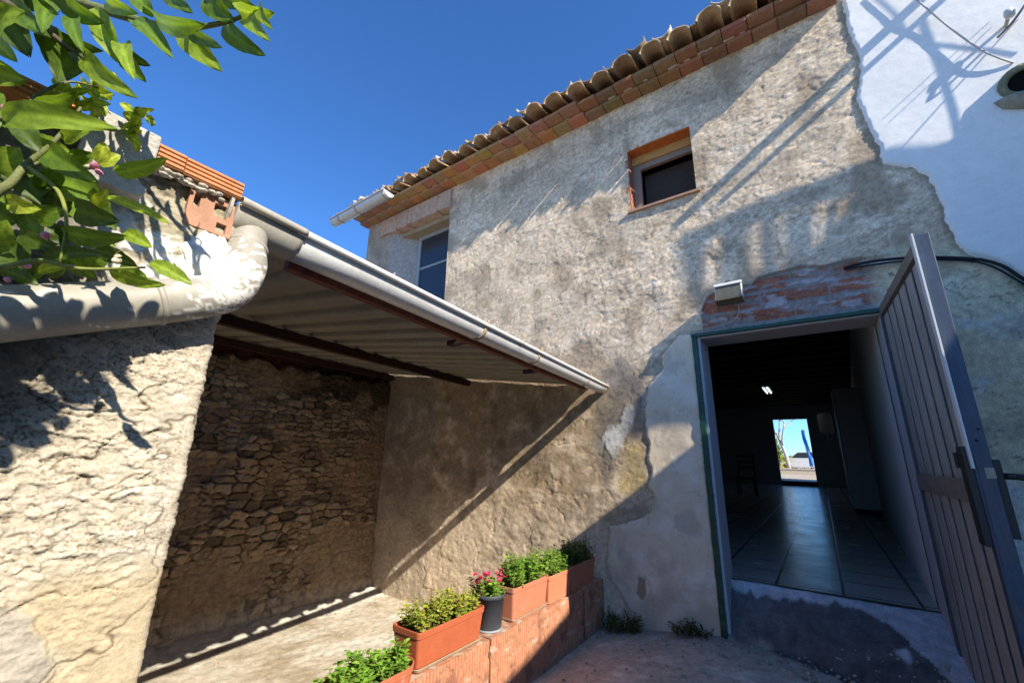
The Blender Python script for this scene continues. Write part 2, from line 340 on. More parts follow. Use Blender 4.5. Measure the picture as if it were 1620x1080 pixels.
H = .010 * low + .005 * mid + rough * (.0010 * rid + .0008 * rid2 + .0034 * (cid - .5) * sst(0, .10, f2 - f1) +   .0022 * (cid2 - .5) * sst(0, .12, f4 - f3) + .0044 * (cid3 - .5) * sst(0, .06, f6 - f5)) + .0010 * fine
def curl(x, z, sx, sz, seed, wd): return sst(wd, 0, np.abs(fbm(x / sx, z / sz, 3, seed)))
kz = rough * sst(-.25, .15, fbm(X / .5, Z / .5, 3, 140) + .15)
cu = np.clip(curl(wx, wz, .22, .13, 141, .035) + .6 * curl(wx + .3 * wz, wz, .11, .06, 142, .04) + .6 * curl(wx - .3 * wz, wz, .30, .22, 143, .03), 0, 1) * np.clip(kz, 0, 1)
H -= .0030 * cu
H += .0035 * (pid2 - .5) * sst(0, .03, pB - pA) + .0011 * streak * smp
# broken lower render: blocky cracked crust towards the base
vx_ = X + .10 * fbm(X / .2, Z / .2, 4, 61); vz_ = Z + .08 * fbm(X / .2, Z / .2, 4, 62); g1, g2, gid = worley(vx_ / .20, vz_ / .13, 18)
cl = sst(-.15, .25, fbm(X / .3, Z / .3, 3, 63))
blk = sst(.0, -.6, Z) * sst(-.9, -1.7, X)
H += blk * cl * (.003 * np.minimum((g2 - g1) * 9, 1) + .008 * (gid - .5)) + blk * .004 * fbm(X / .07, Z / .05, 4, 64)
crack = np.abs(fbm(X / .5, Z / .5, 4, 71)); H -= .006 * sst(.018, .0, crack) * (1 - rough * .4)
rightold = sst(.45, .6, X) * sst(1.62, 1.5, Z + .04 * mid)
H -= .018 * sst(0, .014, sd_br)
H = H * (1 - .5 * rightold) - .008 * rightold
P = np.stack([X, FY - H, Z], -1)
C = np.zeros(X.shape + (3,)); C[:] = (.61, .465, .315)
C *= (.80 + .40 * (.45 * cid + .3 * cid2 + .25 * cid3))[..., None]
C = mix(C, (.76, .62, .46), sst(.2, .8, .7 * rid + .6 * low + .3 * rid2) * .7)
C *= (1 + .20 * (pid2 - .5) + (.10 + .16 * smp) * streak)[..., None]
C = mix(C, (.24, .18, .12), sst(.018, .0, pB - pA) * sst(-.1, .2, mid + low) * .7)
C = mix(C, (.17, .125, .085), cu * .5)
C = mix(C, (.16, .125, .09), sst(.07, -.02, f2 - f1) * .45 * np.clip(rough, 0, 1)); C = mix(C, (.14, .11, .08), sst(.04, -.01, f6 - f5) * sst(0, .3, mid + .2) * .6)
C = mix(C, (.80, .68, .52), sst(.20, .40, fbm(wx / .17, wz / .11, 4, 33)) * .65)
C = mix(C, (.36, .265, .17), sst(-.04, .28, fbm(X / .45, Z / .6, 4, 35) + .35 * sst(-.6, -1.3, X) * sst(1.4, .7, Z) - .1) * .8)
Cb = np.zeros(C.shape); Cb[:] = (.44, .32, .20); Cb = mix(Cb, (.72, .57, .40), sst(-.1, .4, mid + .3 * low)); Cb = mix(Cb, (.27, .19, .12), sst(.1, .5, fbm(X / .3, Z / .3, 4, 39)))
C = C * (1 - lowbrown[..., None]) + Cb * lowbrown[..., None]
lit_base = sst(-.35, -.9, Z + .2 * mid) * sst(-1.2, -1.9, X); C = mix(C, (.76, .61, .44), lit_base * .85)  # sunlit lower wall, its brightness painted into the colour
damp = polysdf(X, Z, fac([(945, 590), (985, 560), (1020, 600), (1020, 650), (985, 700), (960, 780), (935, 700)])) + .6 * jx
C = mix(C, (.155, .14, .125), sst(-.05, .08, damp) * .7)
jf = fbm(X / .06, Z / .06, 4, 160)
wpatch = .022 * jf + polysdf(X, Z, fac([(987, 632), (1002, 640), (1000, 680), (985, 705), (970, 735), (962, 715), (952, 690), (962, 676), (982, 668)])) + .9 * jx
C = mix(C, (.62, .60, .55), sst(-.01, .02, wpatch) * (.55 + .45 * sst(-.2, .2, mid))); H2 = .004 * sst(-.005, .01, wpatch); P[..., 1] -= H2
yel = .05 * jf + polysdf(X, Z, fac([(985, 705), (1015, 690), (1022, 715), (1030, 760), (1000, 790), (975, 780)])) + 1.0 * jx
C = mix(C, (.45, .33, .13), sst(-.02, .08, yel) * .7)
# exposed thin bricks and smeared mortar over the lintel
bu = X / .30; brow = np.floor((Z - 1.13) / .135); bf = (Z - 1.13) / .135 - brow; buf = bu * .62 + .5 * brow; buf = buf - np.floor(buf)
joint = (bf + .10 * mid < .22) | (buf < .03)
smear = sst(.04, .10, fbm(X / .35, Z / .10, 4, 51)) * (.6 + .4 * sst(-.2, .2, fine)) 
Cbk = np.zeros(C.shape); Cbk[:] = (.33, .125, .075); Cbk *= (1 + .5 * fbm(X / .04, Z / .02, 4, 55))[..., None]; Cbk = mix(Cbk, (.28, .26, .24), np.clip(joint * 1.0 + smear * .9, 0, 1)); Cbk = mix(Cbk, (.5, .5, .52), sst(.16, .24, fbm(X / .22, Z / .07, 4, 53)) * .6)
C = mix(C, (0, 0, 0), sst(-.004, .004, sd_br)) + Cbk * sst(-.004, .004, sd_br)[..., None]
C = mix(C, (.12, .10, .08), sst(.016, .0, np.abs(sd_br + .004)) * .7 * (Z > 1.2))
# old yellow grey wall to the right of the gate
Cr = np.zeros(C.shape); Cr[:] = (.62, .53, .35); Cr = mix(Cr, (.62, .59, .49), sst(.05, .4, fbm(X / .35, Z / .25, 5, 81))); Cr = mix(Cr, (.24, .20, .12), sst(.02, .0, np.abs(fbm(X / .4, Z / .3, 4, 83)))); Cr = mix(Cr, (.62, .59, .53), sst(-.1, -.3, Z + .3 * mid))
C = C * (1 - rightold[..., None]) + Cr * rightold[..., None]
bare = sst(-4.05, -4.2, X) * .5; C = mix(C, (.27, .235, .20), bare)
C = mix(C, (.20, .15, .10), sst(.05, .0, np.abs(sd_wh + .022 * jf + .012)) * .55)
C = mix(C, (.20, .15, .10), sst(.022, .0, np.abs(sd_pl + .012)) * .35)
C *= (1 + .22 * fbm(X / 1.1, Z / 1.1, 4, 91))[..., None]
drip = sst(.1, .5, fbm(X / .07, Z / 1.3, 4, 151)) * (sst(.9, 0, np.abs(Z - 3.7)) * .6 + sst(.5, .0, 2.6 - Z) * (Z < 2.6) * (X > -1.45) * (X < -.55) * .8)
C = mix(C, (.20, .165, .125), np.clip(drip, 0, 1) * .55)
C = mix(C, (.30, .235, .165), sst(.08, .42, fbm(X / .55, Z / .35, 5, 153)) * .6)
xc = .5 * (hx[1:] + hx[:-1]); zc = .5 * (hz[1:] + hz[:-1]); XC, ZC = np.meshgrid(xc, zc, indexing='ij')
def inside(b): return (XC > b[0]) & (XC < b[1]) & (ZC > b[2]) & (ZC < b[3])
keep = ~(inside(DOOR) | inside(WS) | inside(WL))
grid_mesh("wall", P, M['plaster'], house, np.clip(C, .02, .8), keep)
# plaster layers standing proud of the wall: white house on the right, patched plaster beside the door
def overlay(name, sd, thick, hh, colr, m, parent, xl, zl):
    Pq = np.stack([xl[0], FY - hh - np.where(sd > 0, thick * sst(0, .012, sd), 0) + np.where(sd < 0, np.clip(-sd * 1.2, 0, .06), 0), xl[1]], -1)
    sc = .25 * (sd[1:, 1:] + sd[:-1, 1:] + sd[1:, :-1] + sd[:-1, :-1])
    return grid_mesh(name, Pq, m, parent, colr, (sc > -.06) & zl)
Cp = np.zeros(C.shape); Cp[:] = (.72, .60, .43); Cp = mix(Cp, (.78, .68, .55), sst(-.1, .4, mid + .4 * low)); Cp = mix(Cp, (.30, .25, .20), sst(-.85, -1.3, Z + .3 * mid) * .5)
Cp = mix(Cp, (.46, .38, .28), sst(.05, .4, fbm(X / .25, Z / .35, 5, 181)) * .6); Cp = mix(Cp, (.30, .24, .17), sst(.010, .0, np.abs(fbm(X / .35, Z / .35, 4, 182))) * .5)
hole = .012 * jf + polysdf(X, Z, fac([(1010, 908), (1022, 915), (1024, 938), (1018, 950), (1007, 938)])) + .2 * jx; Cp = mix(Cp, (.33, .25, .16), sst(0, .01, hole))
overlay("patch_plaster", sd_pl - 2.0 * sst(-.004, .01, hole) * 0, .009, H * .45 + .002, np.clip(Cp, .02, .8), M['white'], house, (X, Z), keep)["label"] = "smoother whitish plaster patch beside the doorway"
wv = axis_pts(.05, 3.3, .012, []); zv = axis_pts(.8, 5.6, .012, []); Xw, Zw = np.meshgrid(wv, zv, indexing='ij')
jw = .05 * fbm(Xw / .16, Zw / .16, 4, 60)
Hw = .010 * fbm(Xw / .8, Zw / .8, 4, 1) * sst(1.0, .5, Xw) + .005 * fbm(Xw / .22, Zw / .22, 4, 2) * sst(.9, .4, Xw) + .0028 * fbm(Xw / .5, Zw / .5, 2, 31) + .0009 * fbm(Xw / .06, Zw / .06, 3, 4) + .003
white_house = thing("white_house", "white limewashed house adjoining the rough grey house on its right", "house", (2, 4, -1.5))
Cw = np.zeros(Xw.shape + (3,)); Cw[:] = (.82, .80, .76); Cw *= (1 + .05 * fbm(Xw / .4, Zw / .4, 4, 8))[..., None]
jh = fbm(Xw / .07, Zw / .07, 4, 161); sdw = polysdf(Xw, Zw, wh_poly) + .35 * jw + .022 * jh
overlay("wall", sdw, .014, Hw, Cw, M['white'], white_house, (Xw, Zw), np.ones((len(wv) - 1, len(zv) - 1), bool))
bk2 = MB(); bk2.box(1.32, 9, 4.45, 21, -1.9, 5.6, (.75, .75, .73)); bk2.box(3.19, 9, 3.99, 4.449, -1.9, 5.6, (.8, .8, .79)); bk2.build("side_wall", M['white'], white_house)

# house body, hidden behind the front: side wall, wall thickness, room
sw = MB(); sw.box(-6.22, -5.85, 4.03, 9, -2, 4.04, (.33, .29, .24)); sw.box(-5.85, -5.5, 4.03, 4.45, -2, 4.04, (.33, .29, .24)); sw.build("side_wall", M['plaster'], house)
uf = MB()
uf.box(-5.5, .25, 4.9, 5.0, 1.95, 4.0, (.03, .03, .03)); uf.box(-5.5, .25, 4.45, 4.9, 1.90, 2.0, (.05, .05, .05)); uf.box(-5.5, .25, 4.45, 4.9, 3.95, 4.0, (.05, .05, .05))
uf.build("upper_room", M['dark'], house)  # near-black surfaces paint the darkness of the unlit upper room
# wall body behind the plaster skin, butted round the openings
wb = MB(); c0 = (.26, .22, .18)
for b in [(-5.85, -.80, 4.06, 4.34, -2, 2.14), (-.80, .512, 4.06, 4.34, 1.13, 2.14), (.561, 3.2, 4.06, 4.34, -2, 2.14),
          (-4.12, -1.33, 4.06, 4.44, 2.14, 4.0), (-.625, 3.2, 4.06, 4.44, 2.14, 4.0), (-1.33, -.625, 4.06, 4.44, 2.14, 2.58), (-1.33, -.625, 4.16, 4.44, 3.41, 4.0),
          (-4.12, -5.5, 4.06, 4.44, 3.75, 4.0)]:
    wb.box(min(b[0], b[1]), max(b[0], b[1]), *b[2:], c0)
wb.build("wall_core", M['plaster'], house)

# --- doorway: reveals, green frame
rv = MB(); grey = (.50, .49, .50)
rv.box(-.81, -.752, 4.0, 4.345, -1.5, 1.125, grey)
rv.box(-.752, .514, 4.004, 4.345, 1.068, 1.125, (.40, .38, .36)); rv.box(.514, .56, 4.004, 4.345, -1.5, 1.125, grey)
rv.build("door_reveal", M['white'], house)
gf = MB(); gc = (.008, .055, .030)
def wobble(seed, a, b, n): return [random.Random(seed + i).uniform(-1, 1) for i in range(n)]
nz = 90
for (ax, x0, x1, z0, z1, n) in (('z', -.822, -.772, -1.36, 1.082, 90), ('x', -.822, .515, 1.083, 1.117, 60)):
    V = []; F = []
    for i in range(n + 1):
        t = i / n; k1 = rng.uniform(-.0022, .0022); k2 = rng.uniform(-.002, .002); k3 = rng.uniform(-.0025, .0025)
        if ax == 'z': z = z0 + (z1 - z0) * t; V += [(x0 + k1, 4.01, z), (x0 + k1 + .004, 3.968 + k3, z), (x1 + k2 - .004, 3.968 + k3, z), (x1 + k2, 4.01, z)]
        else: x = x0 + (x1 - x0) * t; V += [(x, 4.01, z1 + k1), (x, 3.968 + k3, z1 + k1 - .003), (x, 3.968 + k3, z0 + k2 + .003), (x, 4.01, z0 + k2)]
    for i in range(n):
        for k in range(3): a = 4 * i + k; F.append((a, a + 1, a + 5, a + 4) if ax == 'z' else (a, a + 4, a + 5, a + 1))
    F += [(0, 1, 2, 3), (4 * n, 4 * n + 1, 4 * n + 2, 4 * n + 3)]
    gf.add(V, F, gc)
gf.build("door_frame", M['green'], house)

# --- interior room seen through the doorway
room = MB()
room.add([(.506, 4.30, -.97), (1.25, 20.6, -.97), (1.25, 20.6, 2.3), (.506, 4.30, 2.3)], [(0, 1, 2, 3)], (.80, .78, .76))
room.build("room_wall", M['white'], house)
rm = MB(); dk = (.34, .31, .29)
rm.box(-4.3, -4.2, 4.34, 6.2, -.97, 2.3, dk); rm.box(-4.3, -4.2, 8.6, 20.6, -.97, 2.3, dk); rm.box(-4.3, -4.2, 6.2, 8.6, -.97, .0, dk); rm.box(-4.3, -4.2, 6.2, 8.6, 1.6, 2.3, dk)  # gap in the unseen left wall added to brighten the room with skylight
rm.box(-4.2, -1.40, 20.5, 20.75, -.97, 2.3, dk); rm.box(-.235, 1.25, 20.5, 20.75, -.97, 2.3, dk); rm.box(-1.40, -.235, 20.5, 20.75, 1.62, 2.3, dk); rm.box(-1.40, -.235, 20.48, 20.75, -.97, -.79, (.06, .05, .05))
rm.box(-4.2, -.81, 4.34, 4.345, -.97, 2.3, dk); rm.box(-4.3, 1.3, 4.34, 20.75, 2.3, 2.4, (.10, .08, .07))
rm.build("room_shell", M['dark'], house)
bmz = MB()
for k in range(20): bmz.box(-4.2, 1.2, 5.0 + k * .78, 5.14 + k * .78, 2.10, 2.299, (.05, .035, .025))
bmz.build("ceiling_beams", M['wood'], house)
fl = MB(); fl.add([(-4.2, 4.235, -.955), (1.3, 4.235, -.955), (1.3, 20.5, -.955), (-4.2, 20.5, -.955)], [(0, 1, 2, 3)]); fl.build("room_floor", M['floor'], house)
lk = thing("glint_tubes", "added pair of glowing tubes imitating daylight glints on the dark ceiling", "glowing tubes", (-1.02, 14.6, 1.9))  # made-up glowing tubes in place of daylight glints on the beams
b = MB(); b.box(-1.12, -.92, 13.9, 15.3, 2.03, 2.098, (.6, .6, .6)); b.build("fitting", M['paint'], lk)
for dx in (-.05, .05):
    b = MB(); b.tube([(-1.02 + dx, 13.95, 2.012), (-1.02 + dx, 15.2, 2.012)], .017, 10); b.build("tube", M['glint_glow'], lk)
cab = thing("tall_cabinet", "tall pale cabinet against the right wall of the dark room", "cabinet", (.6, 10.8, -.955))
b = MB(); b.box(.39, .84, 10.6, 11.3, -.86, 1.42, (.34, .34, .36), bev=.012); b.build("carcass", M['paint'], cab)
b = MB(); b.box(.37, .388, 10.62, 11.28, -.80, 1.38, (.36, .36, .38)); b.build("door", M['paint'], cab)
b = MB(); b.tube([(.35, 10.7, .2), (.35, 10.7, .5)], .01, 8); b.build("handle", M['paint'], cab)
b = MB(); b.box(.41, .82, 10.64, 11.26, -.955, -.861, (.03, .03, .03)); b.build("plinth", M['dark'], cab)
ch = thing("chair", "dark wooden chair left of the bright far doorway inside", "chair", (-1.75, 13.6, -.955))
b = MB(); b.box(-1.97, -1.53, 13.4, 13.84, -.52, -.48, (.04, .028, .02), bev=.01); b.build("seat", M['wood'], ch)
for sx in (-1.95, -1.55):
    for sy in (13.42, 13.82):
        b = MB(); b.tube([(sx, sy, -.955), (sx, sy, -.52)], .018, 8, (.04, .028, .02)); b.build("leg", M['wood'], ch)
b = MB()
for zz in (-.25, -.1, .05): b.box(-1.95, -1.55, 13.81, 13.83, zz, zz + .07, (.04, .028, .02))
for sx in (-1.95, -1.55): b.tube([(sx, 13.84, -.48), (sx, 13.86, .15)], .016, 8, (.04, .028, .02))
b.build("backrest", M['wood'], ch)
ht = thing("water_heater", "small white boiler hanging on the far dark wall", "boiler", (.2, 14.8, 1.0))
b = MB(); b.lathe([(0.0, 0), (.14, .02), (.17, .08), (.17, .5), (.14, .57), (0, .6)], (.25, 14.8, .72), c=(.6, .6, .6)); b.build("tank", M['paint'], ht)
b = MB(); b.tube([(.25, 14.8, .74), (.25, 14.8, .5), (.27, 14.9, .3)], .015, 8, (.5, .5, .5)); b.build("pipe", M['paint'], ht)

# --- small upper window
w1 = MB(); w1.box(-1.40, -.56, 4.0, 4.13, 3.375, 3.405, (.55, .16, .04)); w1.build("window_lintel", M['brick'], house)
w2 = MB(); w2.box(-1.32, -.637, 4.135, 4.19, 3.27, 3.405, (.50, .27, .09)); w2.build("window_beam", M['wood'], house)
jb = MB()
for k in range(9): jb.box(-1.345, -1.308, 4.002, 4.15, 2.60 + k * .086, 2.60 + k * .086 + .076, (.33, .12 + .02 * (k % 2), .075))
jb.box(-1.345, -1.312, 4.004, 4.155, 2.60, 3.37, (.40, .36, .34)); jb.build("window_jamb", M['brick'], house)
wfr = MB(); cfr = (.27, .20, .15)
wfr.box(-1.31, -1.225, 4.155, 4.2, 2.605, 3.27, cfr); wfr.box(-1.225, -.645, 4.155, 4.2, 3.20, 3.27, cfr); wfr.build("window_frame", M['paint'], house)
dw = MB(); dw.box(-1.225, -.646, 4.30, 4.31, 2.6, 3.2, (.06, .05, .045)); dw.build("window_darkness", M['dark'], house)  # dark sheet painted for the unlit room behind the window
sl = MB(); sl.box(-1.34, -.60, 3.965, 4.3, 2.578, 2.602, (.42, .24, .16)); sl.build("window_sill", M['terra'], house)

# --- left window under the eave
lj = MB(); lj.add([(-5.5, 4.0, 2.1), (-5.14, 4.32, 2.1), (-5.14, 4.32, 3.7), (-5.5, 4.0, 3.7)], [(0, 1, 2, 3)], (.40, .36, .32))
lj.add([(-4.13, 4.0, 2.1), (-4.13, 4.32, 2.1), (-4.13, 4.32, 3.7), (-4.13, 4.0, 3.7)], [(3, 2, 1, 0)], (.40, .36, .32))
lj.add([(-5.5, 4.0, 2.15), (-4.13, 4.0, 2.15), (-4.13, 4.32, 2.15), (-5.5, 4.32, 2.15)], [(0, 1, 2, 3)], (.4, .36, .32)); lj.build("window_reveal", M['plaster'], house)
lb = MB()
for k in range(12):
    x0 = -5.80 + k * 1.70 / 12; d = .012 * math.sin(k * 2.7); lb.box(x0, x0 + 1.70 / 12, 3.955 + .3 * d, 4.42, 3.69 + d, 3.99, (.52, .36, .26))
lb.build("window_lintel", M['concrete'], house)
tb = MB(); tb.box(-5.45, -4.14, 4.10, 4.34, 3.60, 3.685, (.36, .28, .19)); tb.build("window_head_board", M['wood'], house)
wf = MB(); cf = (.32, .35, .37)
for b in [(-5.13, -5.06, 2.2, 3.6), (-4.2, -4.14, 2.2, 3.6)]: wf.box(b[0], b[1], 4.27, 4.315, b[2], b[3], cf)
for z in (2.2, 3.54): wf.box(-5.06, -4.2, 4.268, 4.317, z, z + .06, cf)
for z in (2.98,): wf.box(-5.06, -4.2, 4.278, 4.307, z, z + .035, cf)
fo = wf.build("window_frame", M['paint'], house)
gl = MB(); gl.box(-5.06, -4.2, 4.29, 4.296, 2.26, 3.54); gl.build("pane", M['glass'], fo)

# --- eave: two courses of thin brick, then barrel tiles
eb = MB()
def hue(x):
    if x < -1.75: return (.42 + rng.uniform(-.09, .09), .21 + rng.uniform(-.05, .06), .10 + rng.uniform(-.02, .03))
    return (.30 + rng.uniform(-.07, .06), .15 + rng.uniform(-.025, .03), .085 + rng.uniform(-.02, .02))
x = .70
while x > -6.25:
    wd = .225 + rng.uniform(-.012, .012); dj = rng.uniform(-.005, .005)
    off = .0 if x > -1.75 else -.018
    eb.box(x - wd + .008, x, 3.865 + off + dj, 4.03, 4.040 + rng.uniform(-.003, .003), 4.082, hue(x), bev=.003)
    x -= wd
x = .70
while x > -6.25:
    wd = .225 + rng.uniform(-.012, .012); dj = rng.uniform(-.006, .006); off = .0 if x > -1.75 else -.04
    eb.box(x - wd + .007, x, 3.735 + off + dj, 4.03, 4.092 + rng.uniform(-.003, .003), 4.136, hue(x), bev=.003)
    x -= wd
eb.build("eave_bricks", M['brick'], house)
em = MB()
em.box(-6.22, .70, 3.885, 4.03, 4.078, 4.096, (.42, .38, .32))
for k in range(70):
    x0 = rng.uniform(-6.2, .15); em.box(x0, x0 + rng.uniform(.03, .10), 3.853 - rng.uniform(0, .012), 3.9, 4.076, 4.095, (.48, .42, .34), bev=.006)
em.build("eave_mortar", M['concrete'], house)
def barrel(mb, x, y0, y1, z0, slope, r0, r1, up, c, rot=0., th=.014):
    """half pipe along y; up=+1 opens downwards (cover), -1 opens upwards (channel)"""
    seg = 12; V = []; F = []
    for i, (yy, rr) in enumerate(((y0, r0), ((y0 + y1) / 2, (r0 + r1) / 2), (y1, r1))):
        zz = z0 + (yy - y0) * slope
        for ring in (rr, rr - th):
            for k in range(seg + 1):
                t = math.pi * (k / seg) * .94 + .03 * math.pi + rot; V.append((x + ring * math.cos(t), yy + .004 * math.sin(5 * t + x * 7), zz + up * (ring * math.sin(t) * .92)))
    n = seg + 1
    for i in range(2):
        for k in range(seg):
            a = i * 2 * n + k; F.append((a, a + 1, a + 1 + 2 * n, a + 2 * n)); a += n; F.append((a, a + 2 * n, a + 1 + 2 * n, a + 1))
        for k in (0, seg): a = i * 2 * n + k; F.append((a, a + 2 * n, a + 3 * n, a + n))
    for k in range(seg): F.append((k, k + n, k + n + 1, k + 1)); a = 4 * n + k; F.append((a, a + 1, a + 1 + n, a + n))
    mb.add(V, F, c, True)
tl = MB(); cv = MB(); mo = MB()
nx = 0; x = .60
while x > -6.35:
    j = rng.uniform(-.03, .03); k = rng.uniform(.75, 1.15); c = (.40 * k, .265 * k, .145 * k)
    barrel(tl, x + rng.uniform(-.012, .012), 3.56 + j, 4.02 + j, 4.150 + rng.uniform(-.004, .010), .26, .118, .100, 1, c, rng.uniform(-.06, .06), .016)
    barrel(tl, x, 3.96, 4.44, 4.265, .27, .118, .10, 1, c)
    k = rng.uniform(.6, 1.1); j = rng.uniform(-.04, .05); pale = rng.random() < .45; cc = (.52, .44, .34) if pale else (.36 * k, .245 * k, .145 * k)
    barrel(cv, x - .147 + rng.uniform(-.02, .02), 3.575 + j, 4.05 + j, 4.315 + rng.uniform(-.012, .018), .27, .105, .09, -1, cc, rng.uniform(-.18, .18), .012)
    barrel(cv, x - .147, 3.97, 4.46, 4.41 + rng.uniform(-.01, .01), .27, .105, .09, -1, (.30 * k, .22 * k, .15 * k), rng.uniform(-.1, .1))
    barrel(cv, x, 3.80 + j, 4.3, 4.315 + rng.uniform(-.01, .02), .27, .11, .09, 1, (.32 * k, .22 * k, .14 * k), rng.uniform(-.1, .1))
    x -= .2935 + rng.uniform(-.006, .006)
rt = tl.build("roof", M['tile'], house); cv.build("cover_tiles", M['tile'], rt)
rs = MB(); rs.add([(-6.35, 4.02, 4.38), (.7, 4.02, 4.38), (.7, 9, 5.67), (-6.35, 9, 5.67)], [(0, 1, 2, 3)], (.3, .2, .13)); rs.add([(-6.30, 4.0, 4.13), (.68, 4.0, 4.13), (.68, 4.0, 4.37), (-6.3, 4.0, 4.37)], [(0, 1, 2, 3)], (.1, .08, .06)); rs.build("roof_deck", M['tile'], house)

# --- half round gutter helper (axis from a to b)
def gutter(a, b, r, name, m, parent, c=(.6, .6, .6), endcap=True, lip=.012):
    a = np.array(a); b = np.array(b); t = (b - a) / np.linalg.norm(b - a); s = np.cross(t, (0, 0, 1)); s /= np.linalg.norm(s); u = np.cross(s, t)
    mb = MB(); seg = 16; prof = []
    for k in range(seg + 1): th = math.pi + math.pi * k / seg; prof.append((r * math.cos(th), r * math.sin(th)))
    prof = [(-r - .002, -.010)] + prof + [(r, .006)]
    for k in range(9): th = math.pi - math.pi * 1.7 * k / 8; prof.append((r + lip + lip * math.cos(th), .006 + lip * math.sin(th)))
    n = len(prof); N = 14; V = []; F = []
    for i in range(N):
        p = a + (b - a) * i / (N - 1)
        for (q, h) in prof: V.append(p + s * q + u * h)
    for i in range(N - 1):
        for k in range(n - 1): F.append((i * n + k, i * n + k + 1, (i + 1) * n + k + 1, (i + 1) * n + k))
    mb.add(V, F, c, True)
    if endcap:
        for i in (0, N - 1): mb.add([V[i * n + k] for k in range(seg + 2)], [tuple(range(seg + 2))], c)
    o = mb.build(name, m, parent)
    sol = o.modifiers.new("thickness", 'SOLIDIFY'); sol.thickness = .0025
    def bracket(f, cc=(.40, .31, .20), tail=.05):
        p = a + (b - a) * f; bb = MB(); V = []; F = []; pr = []
        for k in range(15): th = math.pi * .98 + math.pi * 1.06 * k / 14; pr.append((math.cos(th) * (r + .008), math.sin(th) * (r + .008)))
        pr = [(-r - tail, -.02)] + pr + [(r + .03, .02), (r + .02, .035)]
        for q, h in pr:
            for e in (-.013, .013): V.append(p + s * q + u * h + t * e)
        for i in range(len(pr) - 1): F.append((2 * i, 2 * i + 1, 2 * i + 3, 2 * i + 2))
        bb.add(V, F, cc, True); ob = bb.build("bracket", M['paint'], o); sm = ob.modifiers.new("thickness", 'SOLIDIFY'); sm.thickness = .004
    return o, bracket
rg, br = gutter((-6.56, 3.50, 4.015), (-5.02, 3.50, 4.03), .092, "roof_gutter", M['alu'], house, (.55, .55, .56))
for f in (.16, .48, .96): br(f)

# --- the open metal gate leaf (hinged at the right jamb)
def gp(y): return .512 + (4 - y) * .034
gate_c = (.10, .105, .125); slat_c = (.36, .34, .30)
Mg = Matrix.Translation((.512, 3.985, 0)) @ Matrix.Rotation(math.atan(.034), 4, 'Z')     # local -y runs along the leaf
gt = MB(); gt.box(0, .045, -.055, 0, -1.30, 1.09, (.07, .085, .11), M=Mg); gate = gt.build("gate", M['gate'], house)
gate["label"] = "open slatted metal gate leaf with blue grey steel stile"
b = MB(); b.box(-.010, .052, -1.245, -1.20, -1.29, 1.125, (.045, .065, .105), M=Mg, bev=.004); b.build("stile", M['gate'], gate)
b = MB(); b.box(-.018, -.0105, -1.262, -1.215, -.02, 1.13, (.68, .68, .66), M=Mg); b.build("edge_glint", M['paint'], gate)  # pale strip paints the sunlit glint along the stile edge
b = MB(); b.box(-.004, .05, -1.1995, -.0555, 1.045, 1.108, (.20, .165, .12), M=Mg); b.build("rail", M['gate'], gate); b = MB(); b.box(-.004, .05, -1.1995, -.0555, -1.28, -1.2, (.09, .09, .1), M=Mg); b.build("rail", M['gate'], gate)
b = MB()
# pressed panel: broad flats with shallow grooves, depth suggested by dark painted bottoms
ye = -.056; pitch = 1.144 / 6
for k in range(6):
    y0 = ye - k * pitch; b.box(.010, .0165, y0 - pitch + .05, y0 - .001, -1.199, 1.029, slat_c, M=Mg, bev=.002)
b.box(.017, .024, -1.1995, -.056, -1.199, 1.029, (.022, .028, .045), M=Mg); b.build("panel", M['gate'], gate)
b = MB(); b.box(-.034, -.0005, -1.235, -1.155, -.34, .075, (.018, .018, .02), M=Mg, bev=.006); b.box(-.035, -.002, -1.154, -1.10, -.02, .05, (.02, .02, .022), M=Mg); b.build("lock_box", M['gate'], gate)
b = MB(); b.box(-.0005, .047, -1.2485, -1.2455, -.40, .04, (.06, .07, .10), M=Mg); b.box(.02, .05, -1.2505, -1.249, -.06, -.015, (.33, .29, .22), M=Mg); b.tube([Mg @ Vector((.02, -1.244, .10)), Mg @ Vector((.02, -1.251, .10))], .005, 8, (.01, .01, .01)); b.tube([Mg @ Vector((.035, -1.244, .15)), Mg @ Vector((.035, -1.251, .15))], .005, 8, (.01, .01, .01)); b.build("lock_plate", M['gate'], gate)
b = MB(); b.box(.0525, .077, -1.24, -1.16, -.30, .02, (.015, .015, .017), M=Mg, bev=.004); b.tube([Mg @ Vector(p) for p in ((.0775, -1.215, -.05), (.117, -1.22, -.05), (.127, -1.23, -.052), (.130, -1.29, -.055))], .014, 10, (.02, .02, .022)); b.build("handle", M['gate'], gate)
b = MB(); b.box(-.014, .006, -1.155, -.06, -.17, -.07, (.19, .165, .135), M=Mg, bev=.003); b.tube([Mg @ Vector((-.006, -1.158, -.11)), Mg @ Vector((-.012, -1.20, -.20))], .008, 8, (.3, .25, .15)); b.build("crossbar", M['wood'], gate)

# ================================================================== LEAN-TO SHED
shed_root = thing("lean_to_roof", "lean to shelter roof of ribbed metal sheet with a long pale gutter", "lean-to", (-3, 3, 0))
G0 = np.array((-1.295, .590, .655)); G1 = np.array((-1.735, 3.985, .690)); gd = (G1 - G0) / np.linalg.norm(G1 - G0)
gut, gbr = gutter(G0 - gd * .06, G1, .060, "gutter", M['alu'], shed_root, (.74, .73, .70))
for f in (.32, .52, .83, .985): gbr(f)
